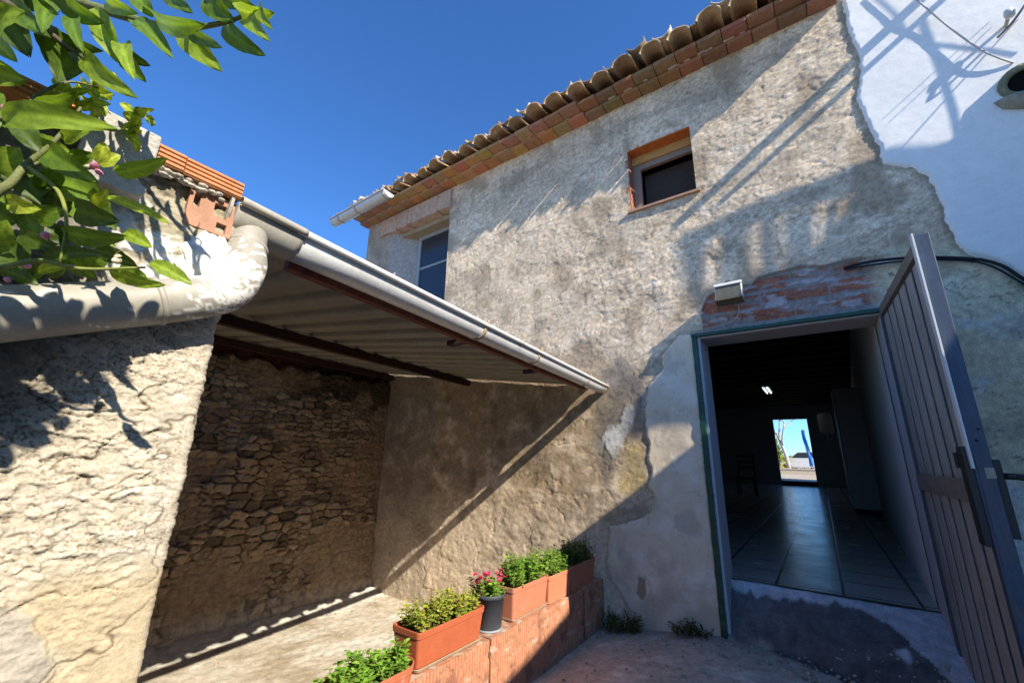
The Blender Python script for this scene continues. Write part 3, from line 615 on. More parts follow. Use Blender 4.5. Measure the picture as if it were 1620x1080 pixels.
# ribbed sheet
sl_n = 30; tt = np.linspace(-.02, 1.0, 330); uu = np.linspace(0, 1, 14)
L = np.linalg.norm(G1 - G0)
T, Uu = np.meshgrid(tt, uu, indexing='ij')
PX = G0[0] + (G1[0] - G0[0]) * T - .125; PY = G0[1] + (G1[1] - G0[1]) * T; PZ = G0[2] + (G1[2] - G0[2]) * T + .016
run = 3.95 + PX * 0
XX = PX + (-5.33 - PX) * Uu + .035 * (Uu == 0); ph = (T * L / .235) % 1
tr = np.clip((np.abs(ph - .5) - .20) / .07, 0, 1)             # trapezoidal profile
ZZ = PZ + (PX - XX) * .136 + .034 * (1 - tr) + .002 * np.sin(T * 40 + Uu * 7)
sh = grid_mesh("roof_sheet", np.stack([XX, PY + 0 * Uu, ZZ], -1), M['sheet'], shed_root, np.tile(np.array((.28, .258, .22)), T.shape + (1,)) * (1 + .18 * fbm(XX / .6, PY / .25, 4, 5))[..., None])
sm = sh.modifiers.new("thickness", 'SOLIDIFY'); sm.thickness = .003
def beam(xf, zf, name, h=.08, wd=.06, c=(.045, .018, .014)):
    e = np.array((xf, 3.99, zf - .070)); s = e - gd * np.array([1, 1, 1]) * 3.48
    d = (e - s) / np.linalg.norm(e - s); sd = np.cross(d, (0, 0, 1)); sd /= np.linalg.norm(sd); up = np.cross(sd, d)
    mb = MB(); V = []
    for p in (s, e):
        for q, hh in ((-wd / 2, -h), (wd / 2, -h), (wd / 2, -.012), (wd * .1, -.012), (wd * .1, -.001 - .0), (-wd / 2, -.001)): V.append(p + sd * q + up * hh)
    F = [(i, (i + 1) % 6, (i + 1) % 6 + 6, i + 6) for i in range(6)] + [tuple(range(6))[::-1], tuple(range(6, 12))]
    mb.add(V, F, c); return mb.build(name, M['rust'], shed_root)
beam(-3.58, 1.005, "beam"); beam(-5.12, 1.21, "beam")
# rusty angle behind the gutter
b = MB(); q = np.array((-.062, 0, -.03)); V = []
for p in (G0 + gd * .0, G1 - gd * .35):
    for ox, oz in ((0, 0), (-.035, 0), (-.035, -.035), (0, -.035)): V.append(p + q + np.array((ox, 0, oz)))
b.add(V, [(0, 1, 5, 4), (1, 2, 6, 5), (2, 3, 7, 6), (3, 0, 4, 7), (3, 2, 1, 0), (4, 5, 6, 7)], (.22, .07, .04)); 
for f in (.33, .62):
    p = G0 + (G1 - G0) * f + np.array((-.19, 0, -.02)); b.box(p[0] - .07, p[0] + .08, p[1] - .02, p[1] + .02, p[2] - .03, p[2] + .0, (.05, .03, .025))
b.build("edge_angle", M['rust'], shed_root)
for f in (.10, .27, .44, .60, .76, .90):
    p = G0 + (G1 - G0) * f; b = MB(); b.box(p[0] - .135, p[0] - .062, p[1] - .022, p[1] + .022, p[2] - .02, p[2] + .02, (.30, .27, .22)); b.build("clip", M['paint'], shed_root)

# stone back wall of the shed
yv = axis_pts(.2, 4.02, .011, []); zv = axis_pts(-1.9, 1.34, .011, []); Yq, Zq = np.meshgrid(yv, zv, indexing='ij')
wy = Yq + .09 * fbm(Yq / .22, Zq / .22, 4, 5); wz = Zq + .05 * fbm(Yq / .22, Zq / .18, 4, 6)
wz = Zq + .035 * fbm(Yq / .35, Zq / .2, 4, 6); wy = Yq + .03 * fbm(Yq / .12, Zq / .12, 4, 5); rowi = np.floor(wz / .088); f1, f2, sid = worley(wy / .19 + .37 * _h(rowi, rowi * 0, 5), wz / .088, 101, .62); e = f2 - f1
f1b, f2b, sidb = worley(wy / .12, wz / .062, 103, .65); eb_ = f2b - f1b
smo = sst(-.08, .30, fbm(Yq / .6, Zq / .6, 3, 44) + .5 * sst(3.3, 3.9, Yq) + .25 * sst(-.7, -1.3, Zq))     # smeared with mortar
big_ = sst(-.1, .1, fbm(Yq / .5, Zq / .5, 2, 47)); hs = np.where(big_ > .5, sst(0, .14, e) * .050 + .045 * (sid - .5), sst(0, .25, eb_) * .03 + .02 * (sidb - .5))
Hs = hs * (1 - .75 * smo) + .012 * fbm(Yq / .08, Zq / .08, 4, 7) + .03 * fbm(Yq / .7, Zq / .7, 3, 8)
Hs = Hs + .05 * sst(-1.55, -1.8, Zq + .06 * fbm(Yq / .3, Zq / .3, 3, 9))
top = sst(.98, 1.04, Zq + .10 * fbm(Yq / .25, Zq / .5, 3, 66) - .35 * sst(2.6, 3.2, Yq) * 0)
Hs = Hs - .05 * top
Cst = np.zeros(Yq.shape + (3,)); Cst[:] = (.25, .18, .112); idm = np.where(big_ > .5, sid, sidb); Cst *= (.50 + 1.05 * idm)[..., None]; Cst = mix(Cst, (.36, .30, .22), sst(.6, .75, (idm * 7.3) % 1) * .6)
Cst = mix(Cst, (.27, .19, .125), smo * .8); Cst = mix(Cst, (.10, .07, .045), sst(.05, .01, np.where(big_ > .5, e, eb_)) * .55 * (1 - smo))
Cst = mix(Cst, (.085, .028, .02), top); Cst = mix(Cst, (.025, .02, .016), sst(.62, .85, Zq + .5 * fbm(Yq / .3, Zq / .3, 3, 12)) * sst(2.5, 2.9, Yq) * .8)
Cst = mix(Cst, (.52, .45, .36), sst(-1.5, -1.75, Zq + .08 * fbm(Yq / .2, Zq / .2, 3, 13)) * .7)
swl = thing("stone_wall", "dark rubble stone back wall of the lean to shelter", "wall", (-5.2, 2, -1.8))
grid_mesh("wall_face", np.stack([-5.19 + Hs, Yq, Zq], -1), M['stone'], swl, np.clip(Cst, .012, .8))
b = MB(); b.box(-5.5, -5.26, .1, 3.99, -1.9, 1.20, (.25, .2, .15)); b.build("wall_core", M['stone'], swl)

# ================================================================== LEFT PLASTERED WALL (wraps round into the side of the shed)
LX, LY = -1.23, .385
ya = np.concatenate([np.arange(-2.4, -.30, .03), np.arange(-.30, LY - .016, .0028)])
pts = [(LX, y, 1, 0) for y in ya]
for k in range(0, 7): t = math.pi / 2 * k / 6; pts.append((LX - .016 + .016 * math.cos(t), LY - .016 + .016 * math.sin(t), math.cos(t), math.sin(t)))
pts += [(xx, LY, 0, 1) for xx in np.concatenate([np.arange(LX - .022, LX - .3, -.01), np.arange(LX - .3, -5.35, -.06)])]
pts = np.array(pts); arc = np.concatenate([[0], np.cumsum(np.hypot(np.diff(pts[:, 0]), np.diff(pts[:, 1])))]); arc = arc - arc[len(ya) - 1]
zv = np.concatenate([np.arange(-1.9, -.55, .02), np.arange(-.55, .664, .0028)])
A, Zl = np.meshgrid(arc, zv, indexing='ij'); N2 = pts[:, 2:4]
yl = A + LY - .016                                        # y on the visible face
wa = A + .02 * fbm(A / .06, Zl / .06, 3, 201); wz = Zl + .012 * fbm(A / .06, Zl / .06, 3, 202)
l1 = fbm(A / .45, Zl / .45, 4, 203); l2 = fbm(wa / .05, wz / .02, 4, 204); l3 = 1 - 2 * np.abs(perlin(wa / .05, wz / .016, 205)); l4 = fbm(A / .012, Zl / .012, 3, 206)
f1, f2, lid = worley(wa / .034, wz / .020, 207)
upw = sst(.30, .40, Zl + .05 * fbm(A / .1, Zl / .1, 3, 208))                    # lime lump round the pipe
lowsm = sst(-.20, -.27, Zl + .06 * fbm(A / .14, Zl / .2, 3, 209) - .10 * sst(.1, -.15, yl))
ruf = (1 - .55 * lowsm) * (1 - .4 * upw)
f3, f4, lid2 = worley((wa + .006 * l4) / .017, wz / .011, 217)
f5, f6, lid3 = worley(wa / .075, wz / .045, 218)
Hl = .012 * l1 + ruf * (.0016 * l2 + .0008 * l3 + .0075 * (lid - .5) * sst(0, .07, f2 - f1) + .0060 * (lid2 - .5) * sst(0, .07, f4 - f3) + .0055 * (lid3 - .5) * sst(0, .05, f6 - f5)) + .0022 * l4 * (1 - .5 * lowsm)
cw = np.clip(sst(.04, 0, np.abs(fbm(wa / .040, wz / .022, 3, 221))) + .8 * sst(.05, 0, np.abs(fbm(wa / .022, wz / .013, 3, 222))), 0, 1) * ruf * sst(-.3, .1, fbm(A / .15, Zl / .12, 3, 223))
Hl -= .0050 * cw
ck = np.abs(fbm(A / .35 + 3.1, Zl / .22 + 1.7, 4, 210)); ckm = sst(.014, .0, ck) * sst(.3, .1, Zl); Hl -= .006 * ckm
Hl += .018 * sst(0, .04, lowsm - .5) * 0 + .006 * (1 - lowsm)
Hl += .022 * upw * sst(.60, .50, Zl) + .012 * upw * fbm(A / .05, Zl / .05, 3, 211)
Cl = np.zeros(A.shape + (3,)); Cl[:] = (.43, .375, .285); Cl *= (.86 + .28 * (.5 * lid + .3 * lid2 + .2 * lid3))[..., None]; Cl = mix(Cl, (.52, .47, .38), sst(.0, .5, l2 + .4 * l1)); Cl = mix(Cl, (.20, .15, .095), sst(.06, .0, f2 - f1) * .6 * ruf); Cl = mix(Cl, (.28, .21, .13), sst(.04, .0, f6 - f5) * .5 * ruf)
Cy = np.zeros(Cl.shape); Cy[:] = (.41, .33, .21); Cy = mix(Cy, (.47, .41, .30), sst(-.1, .4, fbm(A / .12, Zl / .12, 4, 212)))
Cl = Cl * (1 - lowsm[..., None]) + Cy * lowsm[..., None]
oval = 1 - np.hypot((yl - .12) / .13, (Zl + .42) / .155) + .15 * fbm(A / .06, Zl / .06, 3, 213)
Cl = mix(Cl, (.33, .29, .235), sst(0, .1, oval) * .9); Hl += .007 * sst(0, .05, oval)
Cl = mix(Cl, (.74, .72, .66), upw * sst(-.2, .15, fbm(A / .05, Zl / .05, 4, 214) + .1)); Cl = mix(Cl, (.29, .25, .165), sst(.46, .50, Zl + .04 * l1 + .05 * l2) * sst(.17, .22, yl) * .9); Cl = mix(Cl, (.16, .14, .09), sst(.05, .3, fbm(A / .05, Zl / .04, 4, 230)) * sst(.46, .50, Zl) * .6)
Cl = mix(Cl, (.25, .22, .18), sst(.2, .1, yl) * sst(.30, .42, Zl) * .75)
Cl = mix(Cl, (.075, .068, .048), sst(.24, .02, yl + .06 * l1) * sst(-.10, .06, Zl + .9 * (.1 - yl) + .05 * l2) * .85)  # moss tone deepened to paint the shade under pipe and leaves
Cl = mix(Cl, (.15, .105, .065), cw * .8); Cl = mix(Cl, (.12, .085, .05), ckm * .9)  # cracks darkened in the colour to stand in for their occlusion
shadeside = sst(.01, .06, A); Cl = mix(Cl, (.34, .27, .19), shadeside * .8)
Hl *= 1 - .70 * np.exp(-(A / .045) ** 2)
edge = .006 * fbm(Zl / .04, Zl * 0 + 3.3, 5, 215, .65) * np.exp(-(A / .03) ** 2)
lean = 0
Pl = np.stack([pts[:, 0][:, None] + N2[:, 0][:, None] * Hl, pts[:, 1][:, None] + N2[:, 1][:, None] * Hl + edge, Zl], -1)
lw = thing("plastered_wall", "sunlit cream plastered garden wall with crumbling flakes at left", "wall", (-1.5, -.5, -1.5))
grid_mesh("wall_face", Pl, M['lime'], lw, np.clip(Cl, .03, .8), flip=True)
b = MB(); b.box(-1.46, -1.26, -2.4, .352, -1.9, .655, (.4, .34, .25)); b.box(-5.3, -1.47, .12, .345, -1.9, .655, (.3, .24, .17)); b.build("wall_core", M['lime'], lw)
# brick coping with long grooves
def grooved(y0, y1, z0, h, c, x0=-1.46, x1=-1.19):
    mb = MB(); pr = [(x0, 0), (x1, 0)]; n = 4
    for k in range(n):
        a = h * (k + .12) / n; bb = h * (k + .80) / n; pr += [(x1, a), (x1 + .004, a + .002), (x1 + .004, bb - .002), (x1, bb)]
    pr += [(x1, h), (x0, h)]; m = len(pr); V = [(px, yy, z0 + pz) for yy in (y0, y1) for px, pz in pr]
    F = [(i, i + m, (i + 1) % m + m, (i + 1) % m) for i in range(m)] + [tuple(range(m)), tuple(range(m, 2 * m))[::-1]]
    mb.add(V, F, c); return mb
for i, (y0, y1, z0, c) in enumerate([(.235, .366, .662, (.52, .215, .095)), (.176, .233, .664, (.50, .22, .10)), (-.17, .045, .668, (.52, .20, .08)), (-.42, -.175, .667, (.45, .17, .07)), (-.7, -.425, .667, (.45, .17, .07))]):
    grooved(y0, y1, z0, .047, c).build("coping_brick", M['terra'], lw)
# concrete block wedged in the coping, with its rounded hollow
b = MB(); pr = [(.058, .718), (.176, .716), (.176, .655), (.172, .648), (.155, .628), (.150, .600), (.162, .582), (.176, .572), (.172, .552), (.150, .545), (.100, .548), (.058, .552)]
b.prism(pr, -1.42, -1.168, (.40, .375, .33)); bo = b.build("concrete_block", M['concrete'], lw); bv = bo.modifiers.new("bevel", 'BEVEL'); bv.width = .004; bv.segments = 2; bv.limit_method = 'ANGLE'
# broken hollow brick under the coping
b = MB(); rc = (.38, .20, .125)
by = [.262, .272, .286, .318, .330, .348, .353, .366]; bz = [.548, .556, .582, .598, .603, .634, .637, .653]
holes = [(.318, .348, .598, .634), (.330, .353, .556, .582), (.272, .286, .603, .637)]
for i in range(7):
    for k in range(7):
        cy_ = (by[i] + by[i + 1]) / 2; cz_ = (bz[k] + bz[k + 1]) / 2
        if not any(h[0] < cy_ < h[1] and h[2] < cz_ < h[3] for h in holes): b.box(-1.30, -1.2135, by[i], by[i + 1], bz[k], bz[k + 1], rc)
b.box(-1.32, -1.302, .262, .366, .548, .653, (.06, .035, .025))
b.build("broken_brick", M['terra'], lw)
b = MB()
for k in range(45):
    yy = rng.uniform(.18, .33); q_ = rng.uniform(.3, .8); b.lathe([(0, -.006 * q_), (.014 * q_, -.004 * q_), (.017 * q_, .002), (.008 * q_, .006 * q_), (0, .007 * q_)], (-1.205 + rng.uniform(-.01, .008), yy, .655 + rng.uniform(-.012, .004)), seg=7, c=(.48, .44, .37))
b.build("mortar_crumbs", M['concrete'], lw)

# drain pipe from the gutter along the wall
dp = thing("drain_pipe", "thick beige grey drainpipe running along the wall top below lemon leaves", "drainpipe", (-1.2, .2, .4))
def spline(cp, n=10):
    cp = [np.array(p, float) for p in cp]; cp = [2 * cp[0] - cp[1]] + cp + [2 * cp[-1] - cp[-2]]; out = []
    for i in range(1, len(cp) - 2):
        p0, p1, p2, p3 = cp[i - 1:i + 3]
        for k in range(n):
            t = k / n; out.append(.5 * ((2 * p1) + (-p0 + p2) * t + (2 * p0 - 5 * p1 + 4 * p2 - p3) * t * t + (-p0 + 3 * p1 - 3 * p2 + p3) * t ** 3))
    out.append(cp[-2]); return out
pc = (.31, .285, .235)
OC = G0 - gd * .165; e0 = OC + np.array((.005, 0, -.035)); e1 = OC + np.array((.030, -.008, -.105)); e2 = at(387, 424, 1.11); e3 = at(362, 458, 1.055); e4 = at(300, 472, .985); e5 = at(150, 485, .85); e6 = at(0, 497, .742)
ex = e6 + (e6 - e5) * 3.2
pp = spline([e1, e2, e3, e4, e5, e6, ex], 10)
b = MB(); pp = spline([e1, e2, e3, e4, e5, e6, ex], 26); b.tube(pp, .051, 48, pc)
Vp = np.array(b.v); dd_ = np.linalg.norm(Vp - (e3 + .25 * (e4 - e3)), axis=1); nzp = fbm(Vp[:, 1] / .03 + Vp[:, 0] / .02, Vp[:, 2] / .02 + Vp[:, 0] / .03, 4, 310) + .5 * fbm(Vp[:, 1] / .012, Vp[:, 2] / .012, 3, 311)
spl = sst(.0, .12, nzp + .55 * sst(.15, .05, dd_) + .25 * sst(0, .04, Vp[:, 2] - .40) - .42)
b.c = [tuple(np.array(pc) * (1 - k) + np.array((.72, .69, .62)) * k) for k in spl]
pipe = b.build("pipe", M['pvc'], dp)
b = MB(); b.tube(spline([e0, e0 + (e1 - e0) * .5, e1, e1 + (e2 - e1) * .6], 6), [.050] * 8 + [.0512] * 11, 24, pc); b.tube([e1 + (e1 - e0) * -.06, e1 + (e1 - e0) * .10], .0565, 32, (.34, .31, .26)); None; b.build("elbow", M['pvc'], dp)
b = MB(); b.tube([e4 + (e5 - e4) * .35, e4 + (e5 - e4) * .42], .0545, 32, (.34, .31, .26)); b.build("collar", M['pvc'], dp)
# outlet piece that takes the gutter end
og = G0 + gd * .02; b = MB()
g2, _ = gutter(G0 - gd * .235, G0 - gd * .035, .066, "outlet", M['pvc'], dp, (.36, .33, .275))
for f in (-.042, -.072, -.10):
    b.tube([G0 + gd * (f - .006) + np.array((0, 0, -.0)), G0 + gd * (f + .006)], .0695, 32, (.36, .33, .27), cap=False)
b = MB(); V = []
for k in range(13): th = math.pi + math.pi * k / 12; V.append(G0 - gd * .238 + np.array((.069 * math.cos(th), 0, .069 * math.sin(th))))
V += [G0 - gd * .238 + np.array((.074, 0, .035)), G0 - gd * .238 + np.array((-.069, 0, .035))]; V2 = [v - gd * .008 for v in V]; n = len(V)
b.add(V + V2, [tuple(range(n)), tuple(range(n, 2 * n))[::-1]] + [(i, (i + 1) % n, (i + 1) % n + n, i + n) for i in range(n)], (.42, .39, .33)); b.build("end_cap", M['pvc'], dp)
b = MB()
for k in range(90):
    t = rng.random(); p = e3 + (e2 - e3) * rng.uniform(-.4, .5) + (np.array(e4) - e3) * rng.uniform(0, 1.0); d = np.array((rng.uniform(.2, 1), rng.uniform(-.5, .6), rng.uniform(-.2, 1))); d /= np.linalg.norm(d)
    pass
# lump of lime mortar where the pipe enters the wall
lm = MB(); us = np.linspace(0, 2 * math.pi, 40); vs = np.linspace(0, math.pi, 24); V = []; F = []
cen = np.array((-1.225, .335, .455))
for i, v in enumerate(vs):
    for k, u in enumerate(us[:-1]):
        d = np.array((math.sin(v) * math.cos(u) * .055, math.sin(v) * math.sin(u) * .075, math.cos(v) * .085))
        nz = float(fbm(np.array([d[0] * 40 + 3]), np.array([d[1] * 40 + d[2] * 33]), 4, 300)[0]); V.append(cen + d * (1 + .45 * nz))
n = len(us) - 1
for i in range(len(vs) - 1):
    for k in range(n): F.append((i * n + k, i * n + (k + 1) % n, (i + 1) * n + (k + 1) % n, (i + 1) * n + k))
lm.add(V, F, (.72, .69, .62), True); lm.build("lime_lump", M['lime'], lw)

# ================================================================== CERAMIC BLOCK EDGING AND POTS
kb = thing("clay_block_edging", "row of ribbed red clay blocks carrying the planters", "block wall", (-1.9, 3, -1.47))
def ribbed(y0, y1, z0, z1, seed):
    r = random.Random(seed); yv = np.arange(y0, y1 + .0001, .004); zv = np.linspace(z0, z1, 40)
    A, B = np.meshgrid(yv, zv, indexing='ij')
    rib = .0035 * np.sin(A * 2 * np.pi / .024) * sst(z1 - .002, z1 - .012, B); H = rib + .004 * fbm(A / .06, B / .1, 4, seed) - .008 * sst(.12, .3, fbm(A / .09, B / .07, 4, seed + 3))
    C = np.zeros(A.shape + (3,)); C[:] = (.36, .145, .075); C = mix(C, (.46, .22, .125), sst(-.3, .4, np.sin(A * 2 * np.pi / .024) + fbm(A / .1, B / .3, 3, seed + 5))); C = mix(C, (.20, .085, .05), sst(.1, .35, fbm(A / .14, B / .14, 4, seed + 7)) * .7)
    C = mix(C, (.5, .42, .34), sst(.25, .4, fbm(A / .2, B / .06, 4, seed + 9)) * .5); C = mix(C, (.22, .17, .13), sst(z0 + .10, z0, B + .05 * fbm(A / .1, B / .1, 3, seed)) * .7)
    xo = BLK_X + r.uniform(-.006, .006)
    grid_mesh("block_face", np.stack([xo + H, A, B], -1), M['terra'], kb, C)
    mb = MB(); mb.box(xo - .24, xo - .006, y0, y1 - .002, z0, z1 - .001, (.40, .18, .10)); mb.build("block", M['terra'], kb)
    # broken top face
    xs = np.linspace(xo - .24, xo, 26); A, B = np.meshgrid(xs, yv, indexing='ij'); Hh = .004 * fbm(A / .05, B / .05, 4, seed + 20); C2 = np.zeros(A.shape + (3,)); C2[:] = (.38, .17, .10); C2 = mix(C2, (.46, .35, .26), sst(0, .3, fbm(A / .08, B / .08, 4, seed + 21)))
    grid_mesh("block_top", np.stack([A, B, z1 + Hh], -1), M['terra'], kb, C2)
for i, (y0, y1) in enumerate([(1.66, 2.31), (2.315, 2.96), (2.965, 3.58), (3.585, 3.985)]): ribbed(y0, y1, -1.50, BLK_TOP + (.0, .004, -.003, .003)[i], 400 + i * 31)
ribbed(.95, 1.655, -1.55, -1.22, 560)

def leafquad(mb, base, d, length, width, nrm, c, curl=.25, fold=.25, rows=4):
    """a small leaf blade: rows x 2 quads, folded on its midrib and curling down"""
    d = np.array(d, float); d /= np.linalg.norm(d); nrm = np.array(nrm, float); nrm = nrm - d * (nrm @ d); nrm /= np.linalg.norm(nrm) + 1e-9; s = np.cross(d, nrm)
    V = []; F = []
    for i in range(rows + 1):
        t = i / rows; wd = width * .5 * (math.sin(math.pi * min(1, t * .93 + .03)) ** .75) if 0 < i < rows else width * .04
        p = np.array(base) + d * length * t - nrm * curl * length * t * t
        V += [p - s * wd + nrm * fold * wd, p, p + s * wd + nrm * fold * wd]
    for i in range(rows):
        a = 3 * i; F += [(a, a + 1, a + 4, a + 3), (a + 1, a + 2, a + 5, a + 4)]
    mb.add(V, F, c, True)
def shrub(mb, stems, x0, x1, y0, y1, z, hgt, n, seed, cols, size=.03, spill=.03, aspect=.72):
    r = random.Random(seed)
    for i in range(n):
        bx = r.uniform(x0, x1); by = r.uniform(y0, y1); e = .5 + .5 * math.sin(by * 17 + seed) * math.cos(bx * 23 + seed); h = hgt * r.uniform(.55, 1.0) * (.7 + .4 * e)
        tx = bx + r.uniform(-spill, spill) * 1.5; ty = by + r.uniform(-spill, spill) * 1.5
        stems.tube([(bx, by, z), ((bx + tx) / 2 + r.uniform(-.01, .01), (by + ty) / 2, z + h * .55), (tx, ty, z + h)], [.0028, .002, .0012], 5, (.16, .17, .05))
        m = r.randint(7, 11)
        for k in range(m):
            f = .25 + .78 * k / (m - 1); px = bx + (tx - bx) * f; py = by + (ty - by) * f; pz = z + h * min(f, 1.0); a = k * 2.4 + r.uniform(-.5, .5)
            d = (math.cos(a), math.sin(a), r.uniform(.05, .8)); c = r.choice(cols); q = r.uniform(.75, 1.25); l = size * r.uniform(.65, 1.2) * (1.0 if f < .9 else .75)
            leafquad(mb, (px, py, pz), d, l, l * aspect, (r.uniform(-.3, .3), r.uniform(-.3, .3), 1), tuple(v * q for v in c), r.uniform(.05, .35), r.uniform(.05, .35), 3)
def rrect(cx, cy, hx, hy, r, n=5):
    P = []
    for (sx, sy, a0) in ((1, 1, 0), (-1, 1, 90), (-1, -1, 180), (1, -1, 270)):
        for k in range(n + 1): t = math.radians(a0 + 90 * k / n); P.append((cx + sx * (hx - r) + r * math.cos(t), cy + sy * (hy - r) + r * math.sin(t)))
    return P
def trough(y0, y1, z0, h, name, label, cat, c, pl, seed, hgt, n, saucer=True, x=-1.915, wd=.20, rr=.022, endr=None, cols=None, size=.03, grp=None, taper=.82):
    root = thing(name, label, cat, (x, (y0 + y1) / 2, z0), grp)
    cy = (y0 + y1) / 2; hy = (y1 - y0) / 2; hx = wd / 2; mb = MB(); rings = []
    zs = z0 + (.016 if saucer else 0)
    prof = [(taper, 0), (.985 * (taper + (1 - taper) * .85), h - .034), (.99, h - .032), (1.0, h - .030), (1.02, h - .004), (1.012, h), (.955, h), (.93, h - .012), (.90, h - .035)]
    V = []; F = []
    for s, zz in prof: V += [(a, b_, zs + zz) for a, b_ in rrect(x, cy, hx * s if True else hx, hy - hx * (1 - s), (endr or rr) * min(1, s))]
    m = len(V) // len(prof)
    for i in range(len(prof) - 1):
        for k in range(m): F.append((i * m + k, i * m + (k + 1) % m, (i + 1) * m + (k + 1) % m, (i + 1) * m + k))
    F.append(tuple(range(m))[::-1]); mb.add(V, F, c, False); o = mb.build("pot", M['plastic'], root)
    for p_ in o.data.polygons: p_.use_smooth = False
    sb = MB(); rp = rrect(x, cy, hx * .90, hy - hx * .1, rr); sb.add([(a, b_, zs + h - .033) for a, b_ in rp], [tuple(range(len(rp)))], (.03, .02, .014)); sb.build("soil", M['soil'], root)
    if saucer:
        s_ = MB(); V = []; F = []; pr = [(.80, 0), (.90, .004), (.97, .018), (.99, .02), (.975, .0225), (.93, .016), (.86, .008)]
        for s, zz in pr: V += [(a, b_, z0 + zz) for a, b_ in rrect(x, cy, hx * s, hy - hx * (1 - s), rr)]
        for i in range(len(pr) - 1):
            for k in range(m): F.append((i * m + k, i * m + (k + 1) % m, (i + 1) * m + (k + 1) % m, (i + 1) * m + k))
        F.append(tuple(range(m))[::-1]); s_.add(V, F, (.42, .30, .20)); s_.build("saucer", M['plastic'], root)
    if pl:
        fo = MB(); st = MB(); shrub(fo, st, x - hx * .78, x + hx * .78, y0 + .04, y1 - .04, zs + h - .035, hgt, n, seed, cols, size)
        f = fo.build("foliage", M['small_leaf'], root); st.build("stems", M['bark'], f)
    return root
gcol = [(.16, .26, .035), (.22, .32, .05), (.12, .21, .03), (.28, .34, .07)]; gcol2 = [(.17, .34, .035), (.22, .40, .045), (.12, .25, .03), (.28, .42, .07)]; gcol3 = [(.34, .40, .045), (.42, .44, .07), (.24, .33, .035), (.42, .34, .08)]
tc = (.42, .105, .045); tc2 = (.50, .18, .10)
trough(1.25, 1.735, -1.195, .165, "planter", "rounded terracotta coloured trough of bright green leaves nearest the camera", "planter", (.46, .135, .065), True, 11, .12, 85, True, x=-1.895, wd=.23, rr=.10, cols=gcol2, size=.034, grp="clay coloured planters on the block edging")
trough(1.735, 2.275, BLK_TOP + .003, .17, "planter", "long glossy red terracotta trough with yellowish leaves left of the black pot", "planter", tc, True, 12, .155, 150, True, x=-1.925, wd=.22, cols=gcol3, size=.030, grp="clay coloured planters on the block edging")
trough(2.585, 3.045, BLK_TOP + .003, .195, "planter", "pale terracotta trough with tall leafy plant just right of the black pot", "planter", tc2, True, 13, .22, 140, True, x=-1.915, cols=gcol2, size=.034, grp="clay coloured planters on the block edging")
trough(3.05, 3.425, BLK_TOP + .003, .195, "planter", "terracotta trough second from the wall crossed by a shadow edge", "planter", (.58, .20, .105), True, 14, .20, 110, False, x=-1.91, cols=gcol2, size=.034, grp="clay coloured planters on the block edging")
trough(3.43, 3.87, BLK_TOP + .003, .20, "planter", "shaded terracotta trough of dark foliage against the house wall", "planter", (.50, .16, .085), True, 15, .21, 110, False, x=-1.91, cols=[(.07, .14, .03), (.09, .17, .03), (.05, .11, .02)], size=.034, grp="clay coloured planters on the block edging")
bp = thing("black_pot", "round black plastic nursery pot with pink flowers", "plant pot", (-1.905, 2.44, BLK_TOP))
b = MB(); zb = BLK_TOP + .004; b.lathe([(0, 0), (.078, 0), (.082, .006), (.096, .185), (.103, .186), (.104, .208), (.100, .212), (.094, .206), (.090, .18), (.088, .16)], (-1.905, 2.43, zb), seg=36, c=(.055, .062, .072)); b.build("pot", M['plastic'], bp)
b = MB(); b.lathe([(0, .165), (.089, .165)], (-1.905, 2.43, zb), c=(.03, .02, .014)); b.build("soil", M['soil'], bp)
b = MB(); b.lathe([(.084, .002), (.0885, .004), (.0885, .013), (.083, .015)], (-1.905, 2.43, zb - .002), seg=36, c=(.26, .28, .30)); b.build("base_ring", M['plastic'], bp)
fo = MB(); st = MB(); shrub(fo, st, -1.965, -1.845, 2.37, 2.49, zb + .165, .13, 34, 21, gcol2, .034); shrub(fo, st, -1.99, -1.93, 2.33, 2.4, zb + .165, .15, 12, 22, [(.08, .05, .03), (.1, .08, .03)], .03)
f = fo.build("foliage", M['small_leaf'], bp); st.build("stems", M['bark'], f)
r = random.Random(5)
for k in range(24):
    b = MB()
    cx = -1.905 + r.uniform(-.08, .08); cy = 2.43 + r.uniform(-.085, .085); cz = zb + .165 + r.uniform(.09, .165)
    for p in range(11):
        a = p * 2.4; el = r.uniform(.0, 1.1); leafquad(b, (cx, cy, cz), (math.cos(a) * math.cos(el), math.sin(a) * math.cos(el), math.sin(el)), .019, .018, (0, 0, 1), (.62 * r.uniform(.8, 1.2), .045, .14), .2, .3, 2)
    b.build("flower", M['petal'], bp)
# weeds at the foot of the wall
for i, (cx, cy, n, hh, lab) in enumerate([(-1.58, 3.90, 60, .17, "dark green weed clump in the corner beside the clay blocks"), (-1.02, 3.93, 34, .13, "small weed clump at the wall base beside the green door frame")]):
    wr = thing("weed", lab, "weed", (cx, cy, -1.44)); fo = MB(); st = MB(); z0 = float(ground_h(np.array([cx]), np.array([cy]))[0]) - .01
    shrub(fo, st, cx - .14, cx + .14, cy - .07, cy + .06, z0, hh, n, 60 + i, [(.035, .06, .018), (.05, .08, .02), (.028, .045, .015)], .03, .06, .5)
    f = fo.build("foliage", M['small_leaf'], wr); st.build("stems", M['bark'], f)

